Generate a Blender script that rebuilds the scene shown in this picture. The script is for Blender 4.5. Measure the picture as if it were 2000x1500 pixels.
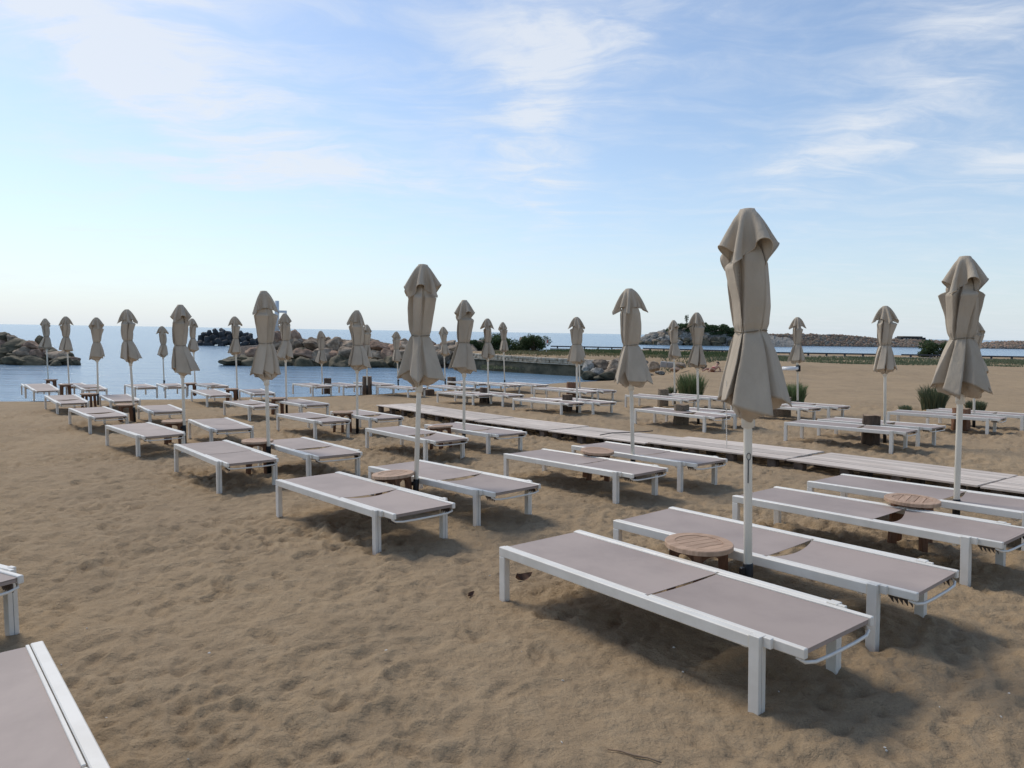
import bpy, bmesh, math, random
import numpy as np
from mathutils import Matrix, Vector, noise as mnoise

for o in list(bpy.data.objects): bpy.data.objects.remove(o)
SC = bpy.context.scene
COL = SC.collection
random.seed(7); RNG = np.random.default_rng(7)

# ------------------------------------------------------------------ camera
F, HL, HS, CH = 1400., 649., .0162, 1.5          # focal length (px of 2000), horizon row, horizon slope, camera height
_r = math.atan(HS); _d = (HL-750)*math.cos(_r); _p = math.atan(-_d/F)
RIGHT = np.array([1., 0, 0]); FWD = np.array([0, math.cos(_p), -math.sin(_p)]); UP = np.array([0, math.sin(_p), math.cos(_p)])
IX = math.cos(_r)*RIGHT+math.sin(_r)*UP; IY = -math.cos(_r)*UP+math.sin(_r)*RIGHT
cd = bpy.data.cameras.new('camera'); cam = bpy.data.objects.new('camera', cd); COL.objects.link(cam)
cd.sensor_width = 36; cd.lens = F/2000*36; cd.clip_start = .05; cd.clip_end = 40000
M = Matrix.Identity(4)
for i in range(3):
    M[i][0] = IX[i]; M[i][1] = -IY[i]; M[i][2] = -FWD[i]
M[2][3] = CH
cam.matrix_world = M
SC.camera = cam

# ------------------------------------------------------------------ sun, sky, exposure
SUN_AZ = math.radians(-44)      # azimuth from +Y (view direction) to +X: the sun stands ahead and to the left
SUN_EL = math.radians(47)
sl = bpy.data.lights.new('sun', 'SUN'); sun = bpy.data.objects.new('sun', sl); COL.objects.link(sun)
sl.energy = 2.2; sl.angle = math.radians(18); sl.color = (1, .92, .80)
sd = Vector((math.sin(SUN_AZ)*math.cos(SUN_EL), math.cos(SUN_AZ)*math.cos(SUN_EL), math.sin(SUN_EL)))
sun.rotation_euler = sd.to_track_quat('Z', 'Y').to_euler()
sun.location = (-30, 30, 40)
SC.view_settings.view_transform = 'Standard'; SC.view_settings.look = 'None'
SC.view_settings.exposure = 0; SC.view_settings.gamma = 1
SC.view_settings.use_curve_mapping = False

class NT:
    """small node-tree helper"""
    def __init__(s, tree): s.t = tree; s.n = tree.nodes; s.l = tree.links
    def add(s, typ, **kw):
        n = s.n.new(typ)
        for k, v in kw.items(): setattr(n, k, v)
        return n
    def put(s, sock, v):
        if isinstance(v, bpy.types.NodeSocket): s.l.new(v, sock)
        elif v is not None: sock.default_value = v
    def math(s, op, a, b=None, c=None, clamp=False):
        n = s.add('ShaderNodeMath', operation=op, use_clamp=clamp)
        for i, v in enumerate((a, b, c)):
            if v is not None: s.put(n.inputs[i], v)
        return n.outputs[0]
    def vmath(s, op, a, b=None, out=0):
        n = s.add('ShaderNodeVectorMath', operation=op)
        s.put(n.inputs[0], a)
        if b is not None: s.put(n.inputs[1], b)
        return n.outputs[out]
    def noise(s, vec, scale, detail=4, rough=.55, dist=0., out=0):
        n = s.add('ShaderNodeTexNoise'); s.put(n.inputs['Vector'], vec)
        n.inputs['Scale'].default_value = scale; n.inputs['Detail'].default_value = detail
        n.inputs['Roughness'].default_value = rough; n.inputs['Distortion'].default_value = dist
        return n.outputs[out]
    def mix(s, fac, a, b, typ='MIX'):
        n = s.add('ShaderNodeMix', data_type='RGBA', blend_type=typ)
        s.put(n.inputs[0], fac); s.put(n.inputs[6], a); s.put(n.inputs[7], b)
        return n.outputs[2]
    def rng(s, v, a, b, c=0., d=1., smooth=True):
        n = s.add('ShaderNodeMapRange'); n.interpolation_type = 'SMOOTHSTEP' if smooth else 'LINEAR'
        s.put(n.inputs[0], v)
        for i, q in enumerate((a, b, c, d)): n.inputs[i+1].default_value = q
        return n.outputs[0]

def ray(px, py): return FWD+(px-1000)/F*IX+(py-750)/F*IY

W = bpy.data.worlds.new('World'); SC.world = W; W.use_nodes = True
t = NT(W.node_tree); t.n.clear()
sky = t.add('ShaderNodeTexSky', sky_type='NISHITA', sun_disc=False)
sky.sun_elevation = SUN_EL; sky.sun_rotation = SUN_AZ
sky.air_density = 1.0; sky.dust_density = .5; sky.ozone_density = 2.4; sky.altitude = 0
SKY_STRENGTH = .148
tc = t.add('ShaderNodeTexCoord').outputs['Generated']
sp = t.add('ShaderNodeSeparateXYZ'); t.l.new(tc, sp.inputs[0])
zz = t.math('ADD', t.math('MAXIMUM', sp.outputs[2], 0.), .10)
cb = t.add('ShaderNodeCombineXYZ')
t.l.new(t.math('DIVIDE', sp.outputs[0], zz), cb.inputs[0]); t.l.new(t.math('DIVIDE', sp.outputs[1], zz), cb.inputs[1])
pv = cb.outputs[0]
def pdir(px, py):
    v = ray(px, py); v = v/np.linalg.norm(v); k = max(v[2], 0)+.10
    return np.array([v[0]/k, v[1]/k])
# cirrus: each bank is an ellipse on the cloud sheet (centre, two half axes), torn up by noise
BANKS = [((330, 130), (620, 350), (490, 20), 1.1), ((190, 50), (330, 200), (270, 10), .9), ((1060, 110), (1460, -20), (1050, 370), .62), ((1060, 350), (1085, 470), (1130, 340), .5),
         ((720, 345), (940, 365), (720, 300), .55), ((1640, 310), (1980, 180), (1665, 375), .8), ((1880, 70), (2100, 0), (1900, 180), .62),
         ((1960, 330), (2120, 300), (1960, 375), .75), ((420, 340), (590, 365), (430, 300), .45), ((220, 330), (350, 380), (225, 305), .32),
         ((1250, 60), (1500, -20), (1300, 120), .3)]
warp = t.vmath('SCALE', t.vmath('SUBTRACT', t.noise(pv, 1.1, 3, .6, out=1), (.5, .5, .5)), None)
warp.node.inputs['Scale'].default_value = .55
pw = t.vmath('ADD', pv, warp)
tot = None
for c, a, b, w in BANKS:
    c0 = pdir(*c); A = np.linalg.inv(np.stack([pdir(*a)-c0, pdir(*b)-c0], 1))
    q = t.vmath('SUBTRACT', pw, (c0[0], c0[1], 0))
    d1 = t.vmath('DOT_PRODUCT', q, (A[0][0], A[0][1], 0), out=1); d2 = t.vmath('DOT_PRODUCT', q, (A[1][0], A[1][1], 0), out=1)
    rr = t.math('ADD', t.math('MULTIPLY', d1, d1), t.math('MULTIPLY', d2, d2))
    m = t.math('MULTIPLY', t.math('EXPONENT', t.math('MULTIPLY', rr, -1.1)), w)
    tot = m if tot is None else t.math('ADD', tot, m)
mp = t.add('ShaderNodeMapping'); t.l.new(pw, mp.inputs[0]); mp.inputs['Rotation'].default_value = (0, 0, math.radians(38)); mp.inputs['Scale'].default_value = (1., 3.0, 1)
n1 = t.noise(mp.outputs[0], 1.7, 9, .62, .6)
n2 = t.noise(pw, 3.6, 9, .64, .3)
nn = t.math('ADD', t.math('MULTIPLY', n1, .6), t.math('MULTIPLY', n2, .4))
dens = t.math('MULTIPLY', tot, t.rng(nn, .30, .68, .25, 1.2))
veil = t.math('MULTIPLY', t.rng(nn, .40, .75), .30)
fac = t.math('MINIMUM', t.math('ADD', t.rng(dens, .0, 1.15, 0, .76), veil), .78)
skyc = t.vmath('SCALE', sky.outputs[0], None); skyc.node.inputs['Scale'].default_value = SKY_STRENGTH
haze_f = t.math('EXPONENT', t.math('MULTIPLY', t.math('MAXIMUM', sp.outputs[2], 0.), -6.0))
base = t.mix(t.math('MULTIPLY', haze_f, .84), skyc, (.645, .75, .86, 1))
cl = t.mix(fac, base, (.83, .865, .915, 1))
bg = t.add('ShaderNodeBackground'); t.l.new(cl, bg.inputs[0]); bg.inputs[1].default_value = 1.0
t.l.new(bg.outputs[0], t.add('ShaderNodeOutputWorld').inputs[0])

# ------------------------------------------------------------------ ground model and pixel -> place
SEA = -1.30
def G(x, y): return .0132*np.clip(x, -22, 14)-.0439*np.clip(y, 0, 31)+.0007*np.clip(y, 0, 31)**2
def Gn(x, y): return float(G(x, y))
def hit(px, py, dz=0.):
    v = ray(px, py); ts = np.geomspace(.8, 60, 6000); P = np.array([0, 0, CH])+ts[:, None]*v
    g = P[:, 2]-G(P[:, 0], P[:, 1])-dz
    i = int(np.argmax(g < 0)) if (g < 0).any() else int(np.argmin(g))
    return P[i]
def hitz(px, py, z):
    v = ray(px, py); return np.array([0, 0, CH])+(z-CH)/v[2]*v
def at(px, py, dist):           # a point at ground distance dist along a pixel's ray
    v = ray(px, py); return np.array([0, 0, CH])+dist/v[1]*v
def proj(P):
    Q = np.asarray(P)-np.array([0, 0, CH]); z = Q@FWD
    return np.array([1000+F*(Q@IX)/z, 750+F*(Q@IY)/z])

# ------------------------------------------------------------------ materials
MATS = {}
def mat(name, col, rough=.6, col2=None, nscale=8., bump=0., bscale=60., spec=.4, metal=0., nlo=.35, nhi=.65, stretch=None, sheen=0., detail=6, rand=0., trans=0.):
    m = bpy.data.materials.new(name); m.use_nodes = True; t = NT(m.node_tree)
    b = t.n['Principled BSDF']; tcn = t.add('ShaderNodeTexCoord'); v = tcn.outputs['Object']
    if stretch:
        mp = t.add('ShaderNodeMapping'); t.l.new(v, mp.inputs[0]); mp.inputs['Scale'].default_value = stretch; v = mp.outputs[0]
    oi = t.add('ShaderNodeObjectInfo')
    ofs = t.vmath('ADD', v, t.vmath('SCALE', t.vmath('ADD', (1, .7, .3), (0, 0, 0)), None))
    sc = ofs.node.inputs[1].links[0].from_node; t.l.new(t.math('MULTIPLY', oi.outputs['Random'], 37.), sc.inputs['Scale'])
    c = col+(1,)
    if col2 is not None:
        c = t.mix(t.rng(t.noise(ofs, nscale, detail, .6), nlo, nhi), col+(1,), col2+(1,))
    if rand:
        h = t.add('ShaderNodeHueSaturation'); t.put(h.inputs['Color'], c)
        t.l.new(t.rng(oi.outputs['Random'], 0, 1, 1-rand, 1+rand, False), h.inputs['Value']); c = h.outputs[0]
    t.put(b.inputs['Base Color'], c)
    b.inputs['Roughness'].default_value = rough; b.inputs['Specular IOR Level'].default_value = spec; b.inputs['Metallic'].default_value = metal
    if sheen: b.inputs['Sheen Weight'].default_value = sheen
    if bump:
        bn = t.add('ShaderNodeBump'); bn.inputs['Distance'].default_value = bump; bn.inputs['Strength'].default_value = 1
        t.l.new(t.noise(ofs, bscale, 5, .65), bn.inputs['Height']); t.l.new(bn.outputs[0], b.inputs['Normal'])
    if trans:
        tr = t.add('ShaderNodeBsdfTranslucent'); t.put(tr.inputs[0], c)
        mx = t.add('ShaderNodeMixShader'); mx.inputs[0].default_value = trans
        t.l.new(b.outputs[0], mx.inputs[1]); t.l.new(tr.outputs[0], mx.inputs[2])
        t.l.new(mx.outputs[0], t.n['Material Output'].inputs[0])
    MATS[name] = m
    return m

mat('white_metal', (.84, .79, .70), .38, (.76, .71, .62), 5., .0004, 40., spec=.5, rand=.05)
mat('seam', (.05, .06, .09), .6)
mat('mesh_fabric', (.415, .335, .29), .62, (.345, .277, .242), 1.6, .0006, 420., spec=.3, rand=.07)
mat('canvas', (.56, .475, .365), .85, (.475, .40, .305), 4., .014, 7., spec=.12, sheen=.1, rand=.06, trans=.08, stretch=(1, 1, .45))
mat('pole_paint', (.82, .765, .65), .4, (.73, .675, .56), 6., spec=.5)
mat('black_plastic', (.012, .012, .013), .5)
mat('cord', (.22, .18, .13), .9)
mat('teak', (.50, .335, .225), .7, (.38, .245, .16), 6., .001, 90., stretch=(1, 9, 1), rand=.12)
mat('teak_leg', (.22, .105, .055), .65, (.15, .07, .035), 8., .001, 90., stretch=(6, 6, 1), rand=.1)
mat('bark', (.17, .12, .085), .95, (.08, .055, .04), 9., .02, 22., stretch=(1.5, 1.5, .35), rand=.35)
mat('cut_wood', (.36, .25, .16), .85, (.22, .15, .09), 14., .002, 60., rand=.15)
mat('wicker', (.30, .24, .17), .9, (.15, .11, .075), 30., .008, 70., stretch=(1, 1, 2.5), rand=.2)
mat('plank', (.70, .61, .52), .85, (.54, .455, .38), 3., .0015, 60., stretch=(.6, 7, 3), rand=.14)
mat('block', (.16, .125, .10), .9, (.07, .055, .045), 6., .003, 40., rand=.2)
mat('rock', (.44, .345, .25), .92, (.20, .15, .105), 2.4, .06, 7., rand=.28)
mat('rock_red', (.39, .26, .18), .92, (.20, .13, .09), 2.4, .06, 7., rand=.25)
mat('rock_grey', (.36, .34, .30), .92, (.13, .125, .11), 2.6, .07, 6., rand=.3)
mat('tetra', (.045, .047, .05), .85, (.10, .10, .10), 2., .03, 8., nlo=.5, nhi=.8, rand=.3)
mat('wall_stone', (.60, .51, .39), .92, (.38, .31, .22), 3., .03, 14.)
mat('wall_wet', (.17, .14, .085), .75, (.06, .055, .032), 1.3, .05, 7.)
mat('concrete', (.45, .43, .40), .9, (.33, .31, .29), 2., .004, 30.)
mat('steel', (.74, .78, .80), .5, (.64, .68, .71), 3.)
mat('rail_dark', (.055, .055, .06), .7)
mat('leaf', (.085, .125, .05), .7, (.05, .08, .032), 2., rand=.2, trans=.35)
mat('leaf_grey', (.16, .19, .11), .75, (.085, .11, .06), 3., rand=.15, trans=.35)
mat('tuft', (.17, .23, .10), .75, (.10, .15, .065), 3., rand=.15, trans=.4)
mat('leaf_dry', (.26, .23, .12), .85, (.14, .14, .06), 3.)
mat('stem', (.10, .075, .05), .9)
mat('skin', (.50, .29, .20), .55)
mat('red_cloth', (.35, .03, .03), .8)
mat('hair', (.015, .011, .009), .6)
mat('white_plastic', (.75, .75, .74), .35)
mat('flag_red', (.55, .12, .10), .7)
mat('dead_leaf', (.16, .085, .055), .8, (.09, .05, .03), 30.)
mat('shell', (.7, .66, .58), .5)

def sand_material():
    m = bpy.data.materials.new('sand'); m.use_nodes = True; t = NT(m.node_tree); b = t.n['Principled BSDF']
    v = t.add('ShaderNodeTexCoord').outputs['Object']
    c = t.mix(t.rng(t.noise(v, .35, 5, .6), .35, .65), (.42, .303, .182, 1), (.37, .268, .165, 1))
    c = t.mix(t.math('MULTIPLY', t.rng(t.noise(v, 5., 6, .7), .4, .7), .55), c, (.465, .348, .22, 1))
    c = t.mix(t.math('MULTIPLY', t.rng(t.noise(v, 170., 3, .7), .45, .72), .55), c, (.22, .158, .092, 1))
    c = t.mix(t.math('MULTIPLY', t.rng(t.noise(v, 260., 2, .6), .62, .75), .6), c, (.55, .46, .34, 1))
    c = t.mix(t.math('MULTIPLY', t.rng(t.noise(v, 1.4, 5, .65, .5), .46, .66), .45), c, (.30, .222, .138, 1))
    c = t.mix(t.math('MULTIPLY', t.rng(t.noise(v, 42., 4, .75), .58, .72), .5), c, (.20, .145, .09, 1))
    # wet sand close to the water line
    z = t.add('ShaderNodeSeparateXYZ'); t.l.new(v, z.inputs[0])
    wet = t.rng(t.math('ADD', z.outputs[2], t.math('MULTIPLY', t.noise(v, .8, 3), .12)), SEA+.12, SEA+.34, 1, 0)
    c = t.mix(t.math('MULTIPLY', wet, .65), c, (.11, .085, .058, 1))
    t.l.new(c, b.inputs['Base Color'])
    b.inputs['Roughness'].default_value = .95; b.inputs['Specular IOR Level'].default_value = .15
    b1 = t.add('ShaderNodeBump'); b1.inputs['Distance'].default_value = .018; t.l.new(t.noise(v, 28., 6, .7), b1.inputs['Height'])
    b2 = t.add('ShaderNodeBump'); b2.inputs['Distance'].default_value = .003; t.l.new(t.noise(v, 210., 3, .7), b2.inputs['Height'])
    b0 = t.add('ShaderNodeBump'); b0.inputs['Distance'].default_value = .055; t.l.new(t.noise(v, 5.5, 5, .62), b0.inputs['Height']); t.l.new(b0.outputs[0], b1.inputs['Normal'])
    t.l.new(b1.outputs[0], b2.inputs['Normal']); t.l.new(b2.outputs[0], b.inputs['Normal'])
    return m
MATS['sand'] = sand_material()
def water_material():
    m = bpy.data.materials.new('water'); m.use_nodes = True; t = NT(m.node_tree); b = t.n['Principled BSDF']
    v = t.add('ShaderNodeTexCoord').outputs['Object']
    t.put(b.inputs['Base Color'], t.mix(t.rng(t.noise(v, .02, 3), .35, .65), (.15, .255, .36, 1), (.175, .285, .39, 1)))
    b.inputs['Roughness'].default_value = .2; b.inputs['IOR'].default_value = 1.33; b.inputs['Specular IOR Level'].default_value = .5
    mp = t.add('ShaderNodeMapping'); t.l.new(v, mp.inputs[0]); mp.inputs['Scale'].default_value = (.55, 1.5, 1); mp.inputs['Rotation'].default_value = (0, 0, .25)
    h = t.math('ADD', t.math('MULTIPLY', t.noise(mp.outputs[0], .5, 4, .55), 1.0), t.math('MULTIPLY', t.noise(mp.outputs[0], 2.6, 4, .6), .22))
    bn = t.add('ShaderNodeBump'); bn.inputs['Distance'].default_value = .45; bn.inputs['Strength'].default_value = .6
    t.l.new(h, bn.inputs['Height']); t.l.new(bn.outputs[0], b.inputs['Normal'])
    return m
MATS['water'] = water_material()

# ------------------------------------------------------------------ mesh helpers
class MB:
    def __init__(s): s.v = []; s.f = []
    def add(s, V, Fc):
        o = len(s.v); s.v += [tuple(map(float, p)) for p in V]; s.f += [tuple(i+o for i in q) for q in Fc]; return s
    def box(s, a, b, bev=.0):
        (x0, y0, z0), (x1, y1, z1) = a, b
        if not bev:
            V = [(x, y, z) for x in (x0, x1) for y in (y0, y1) for z in (z0, z1)]
            return s.add(V, [(0, 1, 3, 2), (4, 6, 7, 5), (0, 4, 5, 1), (2, 3, 7, 6), (0, 2, 6, 4), (1, 5, 7, 3)])
        bm = bmesh.new(); bmesh.ops.create_cube(bm, size=1)
        for v in bm.verts: v.co = Vector(((x0+x1)/2+v.co.x*(x1-x0), (y0+y1)/2+v.co.y*(y1-y0), (z0+z1)/2+v.co.z*(z1-z0)))
        bmesh.ops.bevel(bm, geom=bm.edges[:], offset=bev, segments=1, affect='EDGES')
        bm.verts.index_update()
        s.add([v.co for v in bm.verts], [[v.index for v in f.verts] for f in bm.faces]); bm.free(); return s
    def tube(s, pts, rad, n=8, cap=True):
        pts = [Vector(p) for p in pts]; rad = rad if hasattr(rad, '__len__') else [rad]*len(pts)
        rings = []; V = []; ref = None
        for i, p in enumerate(pts):
            d = (pts[min(i+1, len(pts)-1)]-pts[max(i-1, 0)]).normalized()
            if ref is None: ref = d.orthogonal().normalized()
            ref = (ref-d*ref.dot(d)).normalized(); bi = d.cross(ref)
            for k in range(n):
                a = 2*math.pi*k/n; V.append(p+(ref*math.cos(a)+bi*math.sin(a))*rad[i])
        Fc = [(i*n+k, i*n+(k+1) % n, (i+1)*n+(k+1) % n, (i+1)*n+k) for i in range(len(pts)-1) for k in range(n)]
        if cap: Fc += [tuple(range(n-1, -1, -1)), tuple(range((len(pts)-1)*n, len(pts)*n))]
        return s.add(V, Fc)
    def lathe(s, prof, n=24):
        V = [(r*math.cos(2*math.pi*k/n), r*math.sin(2*math.pi*k/n), z) for r, z in prof for k in range(n)]
        Fc = [(i*n+k, i*n+(k+1) % n, (i+1)*n+(k+1) % n, (i+1)*n+k) for i in range(len(prof)-1) for k in range(n)]
        Fc += [tuple(range(n-1, -1, -1)), tuple(range((len(prof)-1)*n, len(prof)*n))]
        return s.add(V, Fc)
    def mesh(s, name, m, smooth=False):
        me = bpy.data.meshes.new(name); me.from_pydata(s.v, [], s.f); me.materials.append(MATS[m])
        if smooth: me.polygons.foreach_set('use_smooth', [True]*len(me.polygons))
        me.update(); return me

def obj(name, me, parent=None, loc=(0, 0, 0), rot=(0, 0, 0), scale=(1, 1, 1)):
    o = bpy.data.objects.new(name, me); COL.objects.link(o); o.parent = parent
    o.location = loc; o.rotation_euler = rot; o.scale = scale; return o
def tag(o, label=None, cat=None, group=None, kind=None):
    for k, v in (('label', label), ('category', cat), ('group', group), ('kind', kind)):
        if v: o[k] = v
    return o
def empty(name, loc=(0, 0, 0), rot=(0, 0, 0)):
    o = bpy.data.objects.new(name, None); COL.objects.link(o); o.location = loc; o.rotation_euler = rot; o.empty_display_size = .2; return o
def np_mesh(name, V, Q, m, smooth=True):
    me = bpy.data.meshes.new(name); V = np.asarray(V, np.float32); Q = np.asarray(Q, np.int32); k = Q.shape[1]
    me.vertices.add(len(V)); me.vertices.foreach_set('co', V.ravel())
    me.loops.add(Q.size); me.loops.foreach_set('vertex_index', Q.ravel())
    me.polygons.add(len(Q)); me.polygons.foreach_set('loop_start', np.arange(0, Q.size, k, dtype=np.int32))
    me.polygons.foreach_set('use_smooth', np.full(len(Q), smooth)); me.materials.append(MATS[m]); me.update(calc_edges=True); me.validate(); return me

# ------------------------------------------------------------------ where the loungers stand (near long rail: foot corner, head leg corner, in photo pixels)
LH, LLEN = .326, 1.795
LOUNGERS = [  # row, number of the parasol along its row (1 = closest to the camera), side, foot-corner pixel, head-leg pixel
 ('A', 1, 'n', (975, 1068), (1467, 1242)), ('A', 1, 'f', (1194, 1015), (1696, 1141)), ('B', 1, 'n', (1431, 968), (1880, 1049)), ('B', 1, 'f', (1578, 940), None),
 ('A', 2, 'n', (538, 937), (728, 997)), ('A', 2, 'f', (719, 911), (925, 957)), ('B', 2, 'n', (984, 886), (1198, 922)), ('B', 2, 'f', (1116, 870), (1324, 902)),
 ('A', 3, 'n', (339, 867), (422, 901)), ('A', 3, 'f', None, (598, 888)), ('B', 3, 'n', (713, 836), (827, 859)), ('B', 3, 'f', (829, 829), (950, 847)),
 ('A', 4, 'n', (205, 830), (265, 850)), ('A', 4, 'f', (367, 819), (409, 837)), ('B', 4, 'n', (540, 808), (612, 822)), ('B', 4, 'f', None, (720, 816)),
 ('A', 5, 'n', (133, 797), (172, 813)), ('A', 5, 'f', (268, 792), (290, 803)), ('B', 5, 'n', (436, 783), (484, 793)), ('B', 5, 'f', None, (586, 790)),
 ('A', 6, 'n', (86, 772), (109, 786)), ('A', 6, 'f', (193, 771), (214, 782)), ('B', 6, 'n', (372, 761), (402, 771)), ('B', 6, 'f', (466, 760), (489, 768)),
 ('A', 7, 'n', (47, 750), (64, 762)), ('A', 7, 'f', (143, 751), (160, 760)), ('B', 7, 'n', (305, 749), (321, 755)), ('B', 7, 'f', None, (404, 754)),
 ('A', 8, 'n', None, (48, 755)), ('A', 8, 'f', None, (128, 754)), ('B', 8, 'n', None, (262, 756)),
 ('C', 1, 'n', (1531, 824), (1738, 842)), ('C', 1, 'f', None, (1790, 834)), ('C', 2, 'n', (1238, 798), (1373, 813)), ('C', 2, 'f', None, (1433, 809)),
 ('C', 3, 'n', (1001, 778), (1094, 787)), ('C', 3, 'f', None, (1156, 786)), ('C', 4, 'n', (853, 765), (922, 771)), ('C', 4, 'f', None, (980, 772)),
 ('C', 5, 'n', (736, 754), (795, 758)), ('C', 5, 'f', None, (889, 758)), ('C', 6, 'n', None, (669, 753)), ('C', 6, 'f', None, (734, 751)), ('C', 7, 'n', None, (609, 754)),
 ('D', 1, 'n', (1732, 804), (1926, 817)), ('D', 1, 'f', None, (1994, 812)), ('D', 2, 'n', None, (1558, 797)), ('D', 2, 'f', None, (1616, 794)),
 ('D', 3, 'n', (1220, 771), (1328, 780)), ('D', 3, 'f', None, (1384, 777)), ('D', 4, 'n', (1041, 757), (1131, 765)), ('D', 4, 'f', None, (1166, 763)),
 ('D', 5, 'n', None, (984, 752)), ('D', 5, 'f', None, (1037, 752)), ('D', 6, 'f', None, (925, 749)),
]
YAW0 = -.91
PL = []
for row, k, side, a, b in LOUNGERS:
    if b is None:
        A = hit(*a, LH); B = A+np.array([math.cos(YAW0), math.sin(YAW0), 0])*LLEN; B[2] = Gn(B[0], B[1])+LH
    else:
        B = hit(*b, LH)
        if a is None:
            A = B-np.array([math.cos(YAW0), math.sin(YAW0), 0])*LLEN; A[2] = Gn(A[0], A[1])+LH
        else:
            v = ray(*a); ts = np.linspace(.6, 1.6, 2001)*np.linalg.norm(hit(*a, LH)[:2])/np.linalg.norm(v[:2])
            P = np.array([0, 0, CH])+ts[:, None]*v
            hd = np.hypot(P[:, 0]-B[0], P[:, 1]-B[1]); gz = G(P[:, 0], P[:, 1])+LH
            cost = (hd-LLEN)**2*4+((P[:, 2]-gz)*3)**2+np.where(P[:, 1] < B[1], 9, 0)
            A = P[int(np.argmin(cost))]
            u = (A-B)[:2]; u = u/np.linalg.norm(u); A = np.array([B[0]+u[0]*LLEN, B[1]+u[1]*LLEN, A[2]])
    PL.append((row, k, side, A, B))
TWEAK = []      # small local corrections of the sand level so that every foot stands on it
for row, k, side, A, B in PL:
    for P in (A, B): TWEAK.append((P[0], P[1], P[2]-LH-Gn(P[0], P[1])))
TW = np.array(TWEAK)
def ground(x, y):
    x = np.asarray(x, float); y = np.asarray(y, float)
    z = G(x, y); num = np.zeros_like(z); den = np.full_like(z, .35)
    for a, b, d in TW:
        w = np.exp(-((x-a)**2+(y-b)**2)/1.1); num += w*d; den += w
    return z+num/den
def gz(x, y): return float(ground(np.array([x]), np.array([y]))[0])

# ------------------------------------------------------------------ terrain
BEACH = [(-400, 4), (-60, 14), (-32, 19.5), (-18.5, 25.6), (-11.5, 27.2), (-6.5, 29.3), (-2.6, 32), (1.2, 35.5), (4.4, 39.6), (8.2, 44.5)]
WALLP = [(8.2, 44.5), (5.6, 46.2), (2.2, 48.6), (-1.2, 51.8), (-3.6, 54.5), (-5.5, 57.5)]
SEAW = [(-5.5, 57.5), (-4, 66), (4, 80), (14, 92), (26, 88), (42, 82), (70, 80), (130, 78), (400, 60)]
LAND = BEACH+WALLP[1:]+SEAW[1:]+[(400, -400), (-400, -400)]
def seg_dist(X, Y, pts):
    best = np.full(X.shape, 1e9)
    for (ax, ay), (bx, by) in zip(pts[:-1], pts[1:]):
        dx, dy = bx-ax, by-ay; q = np.clip(((X-ax)*dx+(Y-ay)*dy)/(dx*dx+dy*dy), 0, 1)
        best = np.minimum(best, np.hypot(X-ax-q*dx, Y-ay-q*dy))
    return best
def inside(X, Y, poly):
    r = np.zeros(X.shape, bool); n = len(poly)
    for i in range(n):
        (ax, ay), (bx, by) = poly[i], poly[(i+1) % n]
        if ay == by: continue
        c = ((ay > Y) != (by > Y)) & (X < (bx-ax)*(Y-ay)/(by-ay)+ax); r ^= c
    return r
def sstep(a, b, v): q = np.clip((v-a)/(b-a), 0, 1); return q*q*(3-2*q)

# heaped and trodden sand: a height map stamped with footprints
HX0, HX1, HY0, HY1, HR = -13., 13., .4, 22., .02
NX, NY = int((HX1-HX0)/HR), int((HY1-HY0)/HR)
def field(nx, ny, lam, beta_lo, seed):
    g = np.random.default_rng(seed); n = g.standard_normal((ny, nx)); f = np.fft.rfft2(n)
    ky = np.fft.fftfreq(ny, HR)[:, None]; kx = np.fft.rfftfreq(nx, HR)[None, :]; k = np.hypot(kx, ky)
    s = np.exp(-((k*lam-1)/beta_lo)**2) if beta_lo else np.exp(-(k*lam)**2)
    o = np.fft.irfft2(f*s, s=(ny, nx)); return o/o.std()
def ridge(h, a): return np.where(h < 0, h*a, h*.75)       # hollows deeper and narrower than the heaps
Hm = .008*field(NX, NY, .75, .8, 1)+.0085*ridge(field(NX, NY, .30, .6, 2), 1.2)+.0080*ridge(field(NX, NY, .15, .6, 3), 1.5)+.0040*ridge(field(NX, NY, .07, .5, 4), 1.6)
msk = sstep(-.6, 1.2, field(NX, NY, 2.2, 0, 5)); Hm *= (.55+.85*msk)
_ys = HY0+HR*np.arange(NY); _xs = HX0+HR*np.arange(NX)
gF = np.random.default_rng(11)
def stamp(cx, cy, ang, L, Wd, dep, heel=False):
    R = int((L*1.3+.06)/HR)+1; i0 = int((cx-HX0)/HR); j0 = int((cy-HY0)/HR)
    xa, xb, ya, yb = max(i0-R, 0), min(i0+R, NX), max(j0-R, 0), min(j0+R, NY)
    if xb-xa < 3 or yb-ya < 3: return
    X, Y = np.meshgrid(_xs[xa:xb]-cx, _ys[ya:yb]-cy); c, s = math.cos(ang), math.sin(ang)
    U = (c*X+s*Y)/(L/2); V = (-s*X+c*Y)/(Wd/2*(1+.22*np.clip(U, -1, 1)))
    q = np.sqrt(U*U+V*V)
    Hm[ya:yb, xa:xb] += -dep*(1-sstep(.62, 1.05, q))*(1+.35*U*np.exp(-q*q))+.45*dep*np.exp(-((q-1.25)/.22)**2)
for _ in range(1900):
    y = HY0+(HY1-HY0)*gF.random()**.8; x = gF.uniform(-1, 1)*min(13, 1.0+.85*y)
    stamp(x, y, gF.choice([-.9, 1.2, 2.3, .3])+gF.normal(0, .5), gF.uniform(.16, .31), gF.uniform(.08, .14), gF.uniform(.008, .03))
def track(p0, p1, n, dep):          # a walked line of alternating feet
    d = np.array(p1)-np.array(p0); a = math.atan2(d[1], d[0]); nv = np.array([-d[1], d[0]])/np.hypot(*d)
    for i in range(n):
        p = np.array(p0)+d*i/(n-1)+nv*(.09 if i % 2 else -.09); stamp(p[0], p[1], a+gF.normal(0, .12), .27, .105, dep*gF.uniform(.7, 1.2))
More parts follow.
